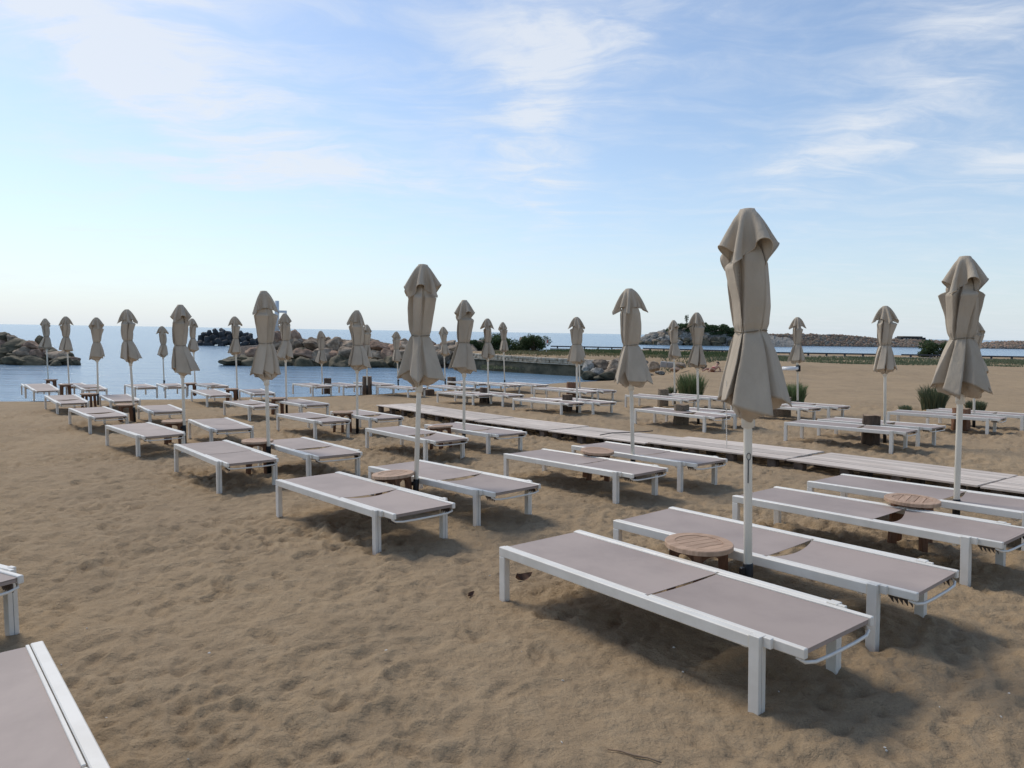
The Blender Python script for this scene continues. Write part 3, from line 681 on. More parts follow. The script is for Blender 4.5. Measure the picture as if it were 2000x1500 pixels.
for row, k, tp, rz, ty, tx in TABLES:
    P = hit(*tp, TH); z = gz(P[0], P[1]); wo, rw = which(row, k)
    o = empty('side_table', (P[0], P[1], z), (tx, ty, rz))
    tag(o, f'round teak side table at {wo} parasol from water, {rw}', 'table', 'round teak side tables between loungers')
    obj('table_rim', M_rim, o); obj('apron', M_apron, o)
    for m_ in M_slats: obj('slat', m_, o)
    for q in range(4):
        a = q*math.pi/2+math.pi/4; obj('leg', M_tleg, o, (.143*math.cos(a), .143*math.sin(a), 0), (0, 0, a))

# ------------------------------------------------------------------ stumps used as tables
def stump_mesh(seed, r, h, m='bark', squat=False):
    g = np.random.default_rng(seed); n = 36; zs = np.linspace(-.06, h, 9); V = []
    ph = g.uniform(0, 6.28, 6); am = g.uniform(.01, .05, 6)
    for i, z in enumerate(zs):
        for k in range(n):
            a = 2*math.pi*k/n; f = 1+sum(am[q]*math.sin((q+2)*a+ph[q]+z*1.4) for q in range(6))+.02*g.standard_normal()
            V.append((r*f*math.cos(a)*(1.04-.05*z/h), r*f*math.sin(a)*(1.04-.05*z/h), z+.008*math.sin(3*a+ph[0])))
    Fc = [(i*n+k, i*n+(k+1) % n, (i+1)*n+(k+1) % n, (i+1)*n+k) for i in range(len(zs)-1) for k in range(n)]
    bark = MB().add(V, Fc).mesh('bark', m, True)
    topv = [(x*.995, y*.995, z+.001) for x, y, z in V[-n:]]
    top = MB().add(topv+[(0, 0, h+.003)], [(n, k, (k+1) % n) for k in range(n)]).mesh('cut_face', 'cut_wood', True)
    return bark, top
STUMPS = [('C', 1, (1700, 866), .145, .50, 'bark', 'grey weathered tree stump'), ('C', 2, (1330, 832), .15, .46, 'wicker', 'rough banded tree stump'), ('C', 3, (1108, 806), .125, .47, 'bark', 'brown tree stump'),
          ('C', 4, (945, 787), .13, .46, 'bark', 'brown tree stump'), ('C', 5, (836, 773), .2, .22, 'bark', 'low dark tree stump'), ('C', 6, (717, 768), .16, .60, 'bark', 'tall reddish tree stump'), ('C', 7, (640, 766), .12, .50, 'bark', 'small brown tree stump'),
          ('D', 1, (1876, 838), .165, .44, 'teak_leg', 'orange brown tree stump'), ('D', 2, (1526, 811), .20, .46, 'wicker', 'wide pale tree stump'), ('D', 3, (1295, 793), .14, .48, 'wicker', 'pale tree stump'),
          ('D', 4, (1116, 776), .17, .50, 'teak_leg', 'reddish tree stump'), ('D', 5, (963, 764), .1, .25, 'black_plastic', None), ('D', 6, (882, 760), .16, .46, 'bark', 'brown tree stump')]
for i, (row, k, bp, r, h, m, lab) in enumerate(STUMPS):
    if lab is None: continue
    P = hit(*bp); z = gz(P[0], P[1]); a, b = stump_mesh(i+3, r, h, m); wo = which(row, k)[0]
    o = empty('tree_stump', (P[0], P[1], z), (0, 0, i)); obj('bark', a, o); obj('cut_face', b, o)
    tag(o, f'{lab} by {wo} parasol from water, {which(row, k)[1]}' if wo else 'low dark tree stump under a lounger pair near the boardwalk end', 'tree stump', 'tree stumps used as tables')

# ------------------------------------------------------------------ boardwalk of pallets
bw = empty('boardwalk', (-3.3, 18.9, Gn(-3.3, 18.9))); tag(bw, 'low pale wooden boardwalk of pallets running between the lounger rows', 'boardwalk')
NE = np.array([(-3.61, 18.81), (-.9, 15.1), (1.6, 12.15), (3.94, 9.37), (5.35, 7.3), (7.6, 4.3), (10.2, .9)])
def along(s):
    L = np.concatenate([[0], np.cumsum(np.hypot(*np.diff(NE, axis=0).T))]); s = np.clip(s, 0, L[-1])
    return np.array([np.interp(s, L, NE[:, 0]), np.interp(s, L, NE[:, 1])])
s = 0.; sec = 0; g = random.Random(5); WB = 1.1; NP = 7
while s < 20.5:
    Ls = 2.35+g.uniform(-.05, .05); a, b = along(s), along(s+Ls-.02); d = b-a; yaw = math.atan2(d[1], d[0]); nv = np.array([-d[1], d[0]])/np.hypot(*d)
    off = g.uniform(-.03, .03); rise = .145+g.uniform(-.008, .012)
    za, zb = gz(*(a+nv*.5))+rise, gz(*(b+nv*.5))+rise; ln = math.hypot(*d); pit = -math.atan2(zb-za, ln)
    for i in range(NP):
        wv = WB/NP; y = (i+.5)*wv+off
        c = (a+b)/2+nv*y; zz = (za+zb)/2+g.uniform(-.003, .003)
        me = MB().box((-ln/2+g.uniform(0, .015), -wv/2+.006, -.022), (ln/2-g.uniform(0, .015), wv/2-.006, 0), .002).mesh('plank', 'plank')
        p = obj('plank', me, bw, Vector((c[0], c[1], zz))-bw.location, (0, pit, yaw+g.uniform(-.003, .003)))
    for j in range(4):
        f = (j+.25)/3.6
        for y in (.09, WB/2, WB-.09):
            c = a+d*f+nv*(y+off); zt = za+(zb-za)*f-.0235
            me = MB().box((-.065, -.05, -.2), (.065, .05, -.022), .003).mesh('block', 'block')
            obj('block', me, bw, Vector((c[0], c[1], zt))-bw.location, (0, pit, yaw))
        c = a+d*f+nv*(WB/2+off); zt = za+(zb-za)*f-.0228
        obj('cross_board', MB().box((-.05, -WB/2+.02, -.020), (.05, WB/2-.02, 0)).mesh('cross_board', 'block'), bw, Vector((c[0], c[1], zt))-bw.location, (0, pit, yaw))
    s += Ls; sec += 1
# cable over the boardwalk
pts = []
for px, py in ((1172, 850), (1195, 846), (1225, 845), (1250, 844), (1275, 842)):
    P = hit(px, py, .18); pts.append((P[0], P[1], P[2]+.004))
tag(obj('cable', MB().tube(pts, .008, 6).mesh('cable', 'black_plastic', True)), 'thin dark cable lying across the boardwalk planks', 'cable')

# ------------------------------------------------------------------ rocks
def rock_mesh(seed, m, sub=4):
    g = np.random.default_rng(seed); bm = bmesh.new(); bmesh.ops.create_icosphere(bm, subdivisions=sub, radius=1)
    P = np.array([v.co for v in bm.verts])
    for _ in range(16):
        nrm = g.standard_normal(3); nrm /= np.linalg.norm(nrm); d = g.uniform(.58, .88); e = P@nrm-d
        P = P-np.where(e > 0, e, 0)[:, None]*nrm*.99
    for v, p in zip(bm.verts, P):
        q = Vector(p); v.co = q*(1+.12*mnoise.noise(q*2.1+Vector((seed, 0, 0)))+.09*abs(mnoise.noise(q*4.3+Vector((0, seed, 0))))+.045*mnoise.noise(q*10+Vector((0, seed, 3))))
    for f in bm.faces: f.smooth = True
    me = bpy.data.meshes.new('boulder'); bm.to_mesh(me); bm.free(); me.materials.append(MATS[m]); return me
RK = {m: [rock_mesh(i+11*j, m) for i in range(6)] for j, m in enumerate(('rock', 'rock_red', 'rock_grey', 'wall_wet'))}
def boulder(root, p, sx, sz, m, g, name='boulder'):
    return obj(name, g.choice(RK[m]), root, Vector(p)-root.location, (g.uniform(-.4, .4), g.uniform(-.4, .4), g.uniform(0, 6.28)), (sx*g.uniform(.85, 1.2), sx*g.uniform(.75, 1.1), sz))
def px_boulder(root, px, py, dist, wpx, hpx, m, g):
    P = at(px, py, dist); s = dist/F
    return boulder(root, P, wpx*s*.56, hpx*s*.6, m, g)

# the jetty that closes the cove, its seaward end to the left
g = random.Random(31)
jet = empty('rock_jetty', (-16, 55, SEA)); tag(jet, 'long pile of big tan boulders closing the cove, beside the stone wall', 'rock jetty')
for px in np.arange(452, 800, 21):                     # lower, wet course at the water line
    d = 54.5+g.uniform(-.6, .6); P = at(px, 712, d); boulder(jet, (P[0], P[1], SEA+.02), g.uniform(.8, 1.2), g.uniform(.55, .8), 'wall_wet', g)
for px in np.arange(500, 870, 26):
    d = 55.6+g.uniform(-.4, .4); P = at(px+g.uniform(-5, 5), 697, d); boulder(jet, (P[0], P[1], SEA+.75+g.uniform(-.1, .1)), g.uniform(.85, 1.3), g.uniform(.55, .8), g.choice(['rock', 'rock', 'rock', 'rock_red', 'wall_wet']), g)
for px in np.arange(514, 930, 28):
    d = 57+g.uniform(-.4, .4); P = at(px+g.uniform(-5, 5), 680, d); boulder(jet, (P[0], P[1], SEA+1.35+g.uniform(-.12, .1)), g.uniform(.85, 1.25), g.uniform(.5, .72), g.choice(['rock', 'rock', 'rock', 'rock_red']), g)
for px in np.arange(545, 960, 30):
    d = 58.6+g.uniform(-.4, .4); P = at(px+g.uniform(-6, 6), 669, d); boulder(jet, (P[0], P[1], SEA+1.62+g.uniform(-.15, .05)), g.uniform(.75, 1.1), g.uniform(.4, .55), g.choice(['rock', 'rock_red']), g)
px_boulder(jet, 538, 661, 57, 30, 27, 'rock_red', g); px_boulder(jet, 578, 662, 57, 32, 30, 'rock_red', g); px_boulder(jet, 580, 675, 56.5, 34, 24, 'rock', g)
px_boulder(jet, 452, 708, 53.5, 44, 12, 'wall_wet', g); px_boulder(jet, 480, 704, 54, 40, 18, 'wall_wet', g)
for px in np.arange(690, 930, 11):                     # rubble on the inner slope
    d = 54.8+g.uniform(0, 1.2); P = at(px+g.uniform(-6, 6), g.uniform(690, 708), d); boulder(jet, P, g.uniform(.2, .42), g.uniform(.15, .3), g.choice(['rock', 'rock_grey', 'rock']), g)
core = []
for px in (470, 560, 700, 800, 900, 980):
    P = at(px, 690, 57.5); core.append(P)
V = []; 
for P in core:
    for dy, z in ((-3.4, SEA-.8), (-1.4, SEA+.7), (0, SEA+1.35), (4, SEA+1.35), (8, SEA-.8)): V.append((P[0]-jet.location.x, P[1]+dy-jet.location.y, z-SEA))
mb = MB().add(V, [(i*5+k, (i+1)*5+k, (i+1)*5+k+1, i*5+k+1) for i in range(len(core)-1) for k in range(4)])
obj('core', mb.mesh('core', 'block'), jet)
# pier slab on the crest
P0, P1 = at(588, 663, 60), at(705, 666, 60)
mb = MB().box((P0[0], 59.4, P0[2]-.10), (P1[0], 61.4, P0[2]+.02)); 
for q in range(4): x = P0[0]+.5+q*1.35; mb.box((x, 59.6, P0[2]-.7), (x+.4, 61.2, P0[2]-.101))
tag(obj('pier_slab', mb.mesh('pier_slab', 'rail_dark')), 'thin dark pier slab on posts along the jetty crest', 'pier')

# left rocks
lf = empty('rock_point', (-36, 50, SEA)); tag(lf, 'low dark point of flat brown rocks running into the sea', 'rocks')
for i in range(30):
    px = -130+i*9.3+g.uniform(-5, 5); d = 50+g.uniform(-.8, 1.6)
    top = np.interp(px, [-140, 0, 60, 100, 140, 170], [1.55, 1.45, 1.3, .95, .35, .14])
    for q in range(3):
        z = SEA+top*(q+.3)/2.6; P = at(px, 690, d+q*.7)
        boulder(lf, (P[0]+g.uniform(-.3, .3), P[1], z), g.uniform(.42, .95)*(.5+.5*top), g.uniform(.30, .55)*(.6+.4*top), 'wall_wet' if q == 0 or g.random() < .3 else g.choice(['rock', 'rock_red', 'rock_red', 'wall_wet']), g)
px_boulder(lf, 5, 659, 51.5, 24, 18, 'wall_wet', g); px_boulder(lf, 22, 664, 51.5, 20, 18, 'rock', g); px_boulder(lf, 77, 666, 51.5, 18, 24, 'wall_wet', g)

# concrete tetrapods
mb = MB()
for dvec in ((0, 0, 1), (.943, 0, -.333), (-.471, .816, -.333), (-.471, -.816, -.333)):
    dv = Vector(dvec); mb.tube([dv*.0, dv*.55, dv*.98, dv*1.03], [.42, .36, .30, .22], 14)
M_tet = mb.mesh('tetrapod', 'tetra', True)
for i, (px, py, d) in enumerate([(392, 668, 112), (400, 660, 113), (410, 655, 113), (405, 670, 110), (420, 666, 111), (424, 654, 113), (436, 660, 112), (438, 651, 114), (432, 672, 109), (448, 668, 110), (452, 656, 113), (464, 665, 111), (474, 657, 113), (478, 670, 110), (488, 663, 112), (494, 672, 110), (500, 668, 112), (386, 673, 110), (510, 672, 112)]):
    P = at(px, py, d); P[2] = max(P[2], SEA+.1)
    o = obj('tetrapod', M_tet, None, P, (g.uniform(0, 6), g.uniform(0, 6), g.uniform(0, 6)), (1.05,)*3)
    tag(o, 'dark concrete tetrapod in the breakwater heap out at sea', 'tetrapod', 'tetrapods of the sea breakwater')

# navigation column
P = at(541, 652, 62); cl_ = empty('navigation_column', (P[0], P[1], P[2]-.4)); tag(cl_, 'grey blue steel column with a short side arm behind the jetty', 'column')
hcol = (652-588)*62/F+.4
obj('post', MB().lathe([(.19, 0), (.19, hcol)], 20).mesh('post', 'steel', True), cl_)
obj('arm', MB().box((.19, -.1, hcol-1.02), (.84, .1, hcol-.82), .02).mesh('arm', 'steel'), cl_)
obj('bracket', MB().box((.70, -.1, hcol-1.6), (.84, .1, hcol-1.025), .02).mesh('bracket', 'steel'), cl_)

# ------------------------------------------------------------------ stone quay wall round the cove
wl = empty('quay_wall', (2, 49, SEA)); tag(wl, 'curved low quay wall of pale stones with a dark stained foot', 'wall')
pts = np.array(WALLP[::-1]); pts = np.vstack([[-9.5, 59], pts]); 
seg = np.hypot(*np.diff(pts, axis=0).T); cum = np.concatenate([[0], np.cumsum(seg)])
def wp(s): return np.array([np.interp(s, cum, pts[:, 0]), np.interp(s, cum, pts[:, 1])])
def wz(s): return np.interp(s, [0, cum[-1]], [.02, -.16])
ns = 60; V = []; Vl = []
for i in range(ns+1):
    s_ = cum[-1]*i/ns; p = wp(s_); q = wp(min(s_+.2, cum[-1]))-wp(max(s_-.2, 0)); q /= np.linalg.norm(q); nv = np.array([q[1], -q[0]])   # towards the water / camera
    if nv[1] > 0: nv = -nv
    for off, z in ((.35, SEA-.5), (.30+.06*math.sin(s_*3), SEA+.35), (.22+.05*math.sin(s_*5), wz(s_)-.46), (-.3, wz(s_)-.46)): Vl.append((p[0]+nv[0]*off-2, p[1]+nv[1]*off-49, z-SEA))
    for off, z in ((.34, wz(s_)-.459), (.34, wz(s_)-.40), (.16, wz(s_)-.40), (.14, wz(s_)-.06), (-.35, wz(s_)-.06)): V.append((p[0]+nv[0]*off-2, p[1]+nv[1]*off-49, z-SEA))
obj('stained_foot', MB().add(Vl, [(i*4+k, i*4+k+1, (i+1)*4+k+1, (i+1)*4+k) for i in range(ns) for k in range(3)]).mesh('stained_foot', 'wall_wet', True), wl)
obj('ledge', MB().add(V, [(i*5+k, i*5+k+1, (i+1)*5+k+1, (i+1)*5+k) for i in range(ns) for k in range(4)]).mesh('ledge', 'wall_stone'), wl)
mb = MB(); s_ = .1
while s_ < cum[-1]-.2:
    for r_ in range(2):
        ww = g.uniform(.22, .42); p = wp(s_+g.uniform(0, .1)); q = wp(min(s_+.3, cum[-1]))-wp(max(s_-.1, 0)); q /= np.linalg.norm(q); nv = np.array([q[1], -q[0]])
        if nv[1] > 0: nv = -nv
        n0 = len(mb.v); mb.box((-ww/2, -.1, 0), (ww/2, .1, .16), .025); z0 = wz(s_)-.398+r_*.175-SEA
        a = math.atan2(q[1], q[0]); jo = g.uniform(.12, .2); tl = g.uniform(-.08, .08)
        for k in range(n0, len(mb.v)):
            x, y, z = mb.v[k]; z = z+x*tl; mb.v[k] = (p[0]-2+x*q[0]+nv[0]*(jo-y), p[1]-49+x*q[1]+nv[1]*(jo-y), z0+z)
    s_ += .34
tag(obj('wall_stones', mb.mesh('wall_stones', 'wall_stone'), wl), kind='stuff')
# boulders at the near end of the wall, and half-buried blocks in the bank
for i, (px, py, d, w_, h_, m) in enumerate([(1152, 718, 44.6, 32, 26, 'rock_grey'), (1176, 716, 44.4, 38, 28, 'rock'), (1206, 716, 44, 44, 32, 'rock'), (1234, 714, 44.6, 36, 30, 'rock_red'), (1168, 729, 43.7, 30, 20, 'rock_grey'), (1194, 730, 43.4, 32, 20, 'rock'), (1222, 729, 43.4, 34, 20, 'rock_grey'), (1150, 735, 43.2, 30, 18, 'wall_wet'), (1185, 737, 42.8, 44, 18, 'wall_wet'), (1225, 735, 42.8, 40, 16, 'wall_wet'), (1172, 738, 42.6, 30, 10, 'wall_wet'),
                                     (1275, 718, 40.5, 34, 20, 'rock'), (1262, 730, 38.5, 30, 9, 'rock'), (1290, 729, 38.5, 20, 8, 'rock_grey'), (1318, 722, 39.5, 24, 9, 'rock_red'), (1255, 712, 43, 26, 16, 'rock_grey'), (1330, 713, 43, 22, 10, 'rock'), (1372, 716, 42, 22, 9, 'rock')]):
    P = at(px, py, d); sc_ = d/F; lab = {'rock_grey': 'pale grey', 'rock': 'tan', 'rock_red': 'reddish', 'wall_wet': 'dark wet'}[m]
    o = obj('boulder', RK[m][i % 6], None, P, (g.uniform(-.3, .3), g.uniform(-.3, .3), g.uniform(0, 6)), (w_*sc_*.56, w_*sc_*.5, h_*sc_*.58))
    tag(o, f'{lab} boulder ' + ('lying at the near end of the quay wall' if i < 11 else 'half buried in the sand bank'), 'boulder', 'boulders by the quay wall' if i < 11 else 'boulders in the sand bank')
for i, (px, py) in enumerate([(1296, 711), (1309, 712), (1326, 713)]):
    P = at(px, py, 43.5); o = obj('stone_block', MB().box((-.19, -.15, -.2), (.19, .15, .16), .03).mesh('stone_block', 'concrete'), None, P, (.03, .05, g.uniform(-.2, .2)))
    tag(o, 'squared pale stone block set in the bank behind the parasols', 'stone block', 'stone blocks in the bank')

# ------------------------------------------------------------------ plants
def blades(n, R, H, seed, m, width=.012, lean=.55, dry=None):
    g = np.random.default_rng(seed); mb = MB()
    for i in range(n):
        a = g.uniform(0, 6.28); r = R*.55*math.sqrt(g.random()); b = np.array([r*math.cos(a), r*math.sin(a), -.03]); h = H*g.uniform(.55, 1.05)*(1-.35*(r/R))
        da = a+g.normal(0, .6); l = lean*g.uniform(.2, 1.1)*h*(r/R+.25); d = np.array([math.cos(da), math.sin(da), 0]); sd_ = np.array([-d[1], d[0], 0])
        fa = g.uniform(0, 6.28); sd_ = np.array([math.cos(fa), math.sin(fa), 0]); w = width*g.uniform(.7, 1.3)
        p = [b, b+d*l*.25+np.array([0, 0, h*.5]), b+d*l*.65+np.array([0, 0, h*.85]), b+d*l+np.array([0, 0, h])]
        V = [p[0]-sd_*w/2, p[0]+sd_*w/2, p[1]-sd_*w/2, p[1]+sd_*w/2, p[2]-sd_*w*.35, p[2]+sd_*w*.35, p[3]]
        mb.add(V, [(0, 1, 3, 2), (2, 3, 5, 4), (4, 5, 6)])
    return mb.mesh('blades', m)
for i, (px, py, wpx, hpx, lab) in enumerate([(1349, 777, 74, 56, 'tall dense green grass tuft behind the loungers'), (1552, 790, 52, 48, 'squat upright green grass tuft beyond the white tray parasol'), (1822, 803, 66, 56, 'spreading grey green grass tuft with pale tips'), (1768, 806, 30, 20, 'small sparse grey green tuft beside a spreading one'), (1905, 806, 50, 26, 'low thin grass tuft beside the orange brown stump'), (1312, 772, 26, 22, 'small pale grass tuft beside a tall dense one')]):
    P = hit(px, py); s_ = P[1]/F; o = empty('grass_tuft', (P[0], P[1], surf(P[0], P[1])))
    tag(o, lab, 'grass tuft')
    n = int(700*min(1, wpx/60)); R = wpx*s_/2*1.05; H = hpx*s_*1.05
    obj('blades', blades(n, R, H, i, 'tuft' if i < 2 else 'leaf_grey', .014), o); obj('dry_blades', blades(n//4, R*1.05, H*.9, i+50, 'leaf_dry' if i != 1 else 'leaf_grey', .010, .8), o)
def shrub(name, P, R, H, seed, m, label, cat='shrub', n=5200, leaf=.075, trunk=None):
    g = np.random.default_rng(seed); o = empty(name, P); tag(o, label, cat)
    cl = [(g.uniform(-1, 1)*R*.7, g.uniform(-1, 1)*R*.5, H*g.uniform(.12, .74), R*g.uniform(.26, .46)) for _ in range(14)]
    V = []
    for i in range(n):
        cx, cy, cz, cr = cl[i % 14]; v = g.standard_normal(3); v /= np.linalg.norm(v); rad = cr*g.random()**.35
        p = np.array([cx, cy, cz])+v*rad*np.array([1, 1, .8]); p[2] = max(p[2], .02)
        a = g.standard_normal(3); a /= np.linalg.norm(a); b = np.cross(a, g.standard_normal(3)); b /= np.linalg.norm(b); l = leaf*g.uniform(.6, 1.3)
        V += [p-a*l, p+b*l*.45, p+a*l, p-b*l*.45]
    Fq = np.arange(len(V)).reshape(-1, 4)
    obj('crown', np_mesh('crown', V, Fq, m, False), o)
    mb = MB()
    for cx, cy, cz, cr in cl: mb.tube([(0, 0, -.1), (cx*.4, cy*.4, cz*.5), (cx, cy, cz)], [.04, .03, .012], 5)
    obj('trunk', mb.mesh('trunk', 'stem', True), o); return o
for i, (px, d, w_, h_, by, lab) in enumerate([(968, 59, 62, 34, 690, 'dark green shrub standing behind the quay wall next to the rubble'), (1004, 60, 70, 34, 690, 'wide dark green shrub between two others behind the quay wall'), (1045, 59.5, 46, 40, 691, 'pointed dark green shrub at the end of the shrub row'), (930, 58, 50, 24, 690, 'low brownish green shrub on the jetty root')]):
    P = at(px, by, d); z = -.1; s_ = d/F
    shrub('shrub', (P[0], P[1], z-.05), w_*s_/2*1.25, h_*s_*1.1, i+5, 'leaf', lab)
P = at(1828, 694, 74); shrub('shrub', (P[0], P[1], -.45), 1.9, 1.9, 77, 'leaf', 'round bright green bush at the edge of the lagoon', n=4000, leaf=.11)

def cover(name, px0, px1, d0, d1, n, H, seed, m, label):
    g = np.random.default_rng(seed); V = []
    while len(V) < n*3:
        px = g.uniform(px0, px1); d = d0+(d1-d0)*g.random(); x = (px-1000)/F*d
        if g.random() > .12+.88*max(0, .5+.5*math.sin(x*.42+seed+math.sin(d*.7))*math.cos(d*.55+x*.1))**1.6: continue
        V.append((x, d, 0)); a = g.uniform(0, 6.28); h = H*g.uniform(.4, 1.2); w = .10; l = g.uniform(0, .12)
        x0, y0, _ = V.pop(); V += [(x0-w/2*math.cos(a), y0-w/2*math.sin(a), -.03), (x0+w/2*math.cos(a), y0+w/2*math.sin(a), -.03), (x0+l*math.sin(a*3), y0+l*math.cos(a*5), h)]
    V = np.array(V); z = terrain(V[:, 0].copy(), V[:, 1].copy()); zb = z.reshape(-1, 3).min(1).repeat(3); V[:, 2] += np.maximum(zb, SEA+.3)
    o = obj(name, np_mesh(name, V, np.arange(len(V)).reshape(-1, 3), m, False)); tag(o, label, 'ground cover', kind='stuff'); return o
cover('ground_cover', 1420, 2150, 53, 70, 17000, .15, 3, 'leaf_grey', 'strip of low green plants along the back of the sand')
cover('ground_cover', 1060, 1430, 62, 80, 10000, .2, 4, 'leaf', 'low green plants behind the stone wall')
cover('ground_cover', 940, 1300, 49, 62, 5000, .16, 6, 'leaf_dry', 'thin dry weeds on the terrace by the quay wall')
cover('ground_cover', 1290, 1420, 45, 52, 900, .18, 8, 'leaf_grey', 'thin weeds on the sand bank')

# ------------------------------------------------------------------ rail and kerb at the back of the sand
def rail(px0, px1, d0, d1, n, label):
    a, b = at(px0, 700, d0), at(px1, 700, d1); z = -.42; o = empty('guard_rail', (a[0], a[1], z)); tag(o, label, 'guard rail', 'guard rails behind the sand')
    L = math.hypot(b[0]-a[0], b[1]-a[1]); yaw = math.atan2(b[1]-a[1], b[0]-a[0]); o.rotation_euler = (0, 0, yaw)
    obj('beam', MB().box((0, -.05, .26), (L, .05, .40), .02).mesh('beam', 'rail_dark'), o)
    for i in range(n): x = L*(i+.5)/n; obj('post', MB().box((x-.08, .055, -.3), (x+.08, .2, .37), .01).mesh('post', 'rail_dark'), o)
    obj('kerb', MB().box((0, -.45, -.3), (L, -.15, .10), .02).mesh('kerb', 'concrete'), o)
rail(1490, 1740, 71, 71, 7, 'long dark guard rail on posts behind the green strip'); rail(1760, 2120, 71, 69, 9, 'dark guard rail with pale kerb beyond the green bush')
rail(1075, 1235, 86, 84, 6, 'far dark guard rail behind the quay terrace')
rail(1255, 1425, 82, 76, 6, 'dark guard rail in front of the rocky headland')
P = at(1067, 690, 58); o = empty('marker_pole', (P[0], P[1], -.12)); tag(o, 'thin pole with small red and white plate behind the wall', 'marker pole')
obj('pole', MB().lathe([(.02, 0), (.02, 1.15)], 8).mesh('pole', 'steel'), o); pl_ = obj('plate', MB().box((-.11, -.01, .75), (-.03, .01, 1.1)).mesh('plate', 'white_plastic'), o); obj('plate', MB().box((.03, -.01, .78), (.11, .01, 1.05)).mesh('plate', 'flag_red'), o)
P = at(1020, 665, 63); tag(obj('stone_pillar', rock_mesh(91, 'rock'), None, (P[0], P[1], P[2]), (0, 0, 0), (.26, .26, .45)), 'upright brown stone standing behind the shrubs', 'stone')

# ------------------------------------------------------------------ rocky headland
hd = empty('headland', (at(1335, 675, 196)[0], 196, SEA)); tag(hd, 'rocky grey headland with trees on top across the water', 'headland')
prof = [(1238, 674), (1250, 662), (1262, 654), (1280, 648), (1300, 644), (1318, 638), (1335, 634), (1360, 634), (1385, 637), (1410, 641), (1440, 645), (1480, 652), (1540, 660)]
nx, ny = 60, 14; V = []; gg = np.random.default_rng(4)
for i in range(nx+1):
    px = 1240+(1540-1240)*i/nx; top = np.interp(px, *zip(*prof)); P = at(px, top, 203); hz = P[2]-SEA
    for j in range(ny+1):
        f = j/ny; y = 196+f*20; zf = np.interp(f, [0, .12, .35, .6, 1], [-.1, .45, .95, .97, -.1])
        V.append((P[0]*(196+8)/203-hd.location.x+gg.normal(0, .15), y-196+gg.normal(0, .15), hz*zf*(1+.06*gg.standard_normal())))
w = ny+1
obj('mound', MB().add(V, [(i*w+j, (i+1)*w+j, (i+1)*w+j+1, i*w+j+1) for i in range(nx) for j in range(ny)]).mesh('mound', 'rock_grey', False), hd)
for i in range(150):
    px = g.uniform(1243, 1440); top = np.interp(px, *zip(*prof)); f = g.random()**.8; py = 674-(674-top-6)*f
    d = 195.5+f*7; P = at(px, py, d); sz = g.uniform(.8, 1.8)*(1.15 if f < .3 else .9)
    boulder(hd, P, sz, sz*.75, 'wall_wet' if f < .28 and g.random() < .75 else g.choice(['rock_grey', 'rock_grey', 'rock_grey', 'rock']), g)
gg = np.random.default_rng(9); V = []
def leafcloud(c, R, n, l):
    for _ in range(n):
        v = gg.standard_normal(3); v /= np.linalg.norm(v); p = np.array(c)+v*np.array(R)*gg.random()**.4
        a = gg.standard_normal(3); a /= np.linalg.norm(a); b = np.cross(a, gg.standard_normal(3)); b /= np.linalg.norm(b); q = l*gg.uniform(.6, 1.3)
        V.extend([p-a*q, p+b*q*.5, p+a*q, p-b*q*.5])
for px, py, rx, rz in [(1325, 637, 2.0, .8), (1345, 636, 1.6, .7), (1375, 638, 1.8, .8), (1392, 640, 1.8, .8), (1413, 640, 1.6, .9), (1405, 650, 1.8, .6), (1430, 646, 2., .9), (1390, 652, 1.8, .5), (1455, 652, 2.2, .8), (1425, 655, 2., .6), (1375, 645, 2.2, .6), (1415, 661, 2.2, .5), (1350, 645, 1.6, .5), (1310, 645, 1.4, .4)]:
    P = at(px, py, 199.5); leafcloud(P-np.array(hd.location), (rx, rx, rz), 420, .3)
obj('scrub', np_mesh('scrub', V, np.arange(len(V)).reshape(-1, 4), 'leaf', False), hd)
for i, (px, py, w_, h_, lab) in enumerate([(1341, 622, 8, 18, 'slim pale tree rising from the rocky headland'), (1378, 634, 7, 9, 'small round tree on the headland ridge'), (1412, 637, 9, 9, 'dark bushy tree at the landward end of the headland')]):
    P = at(px, py, 202); s_ = 202/F; V = []; o = empty('tree', (P[0], P[1], P[2]-h_*s_*.9)); tag(o, lab, 'tree', 'trees on the headland')
    leafcloud((0, 0, h_*s_*.9), (w_*s_*.5, w_*s_*.5, h_*s_*.5), 130 if i == 0 else 300, .2); obj('crown', np_mesh('crown', V, np.arange(len(V)).reshape(-1, 4), 'leaf_grey' if i == 0 else 'leaf', False), o)
    obj('trunk', MB().tube([(0, 0, -.6), (.05, 0, h_*s_*.5), (0, 0, h_*s_)], [.12, .09, .03], 6).mesh('trunk', 'stem', True), o)

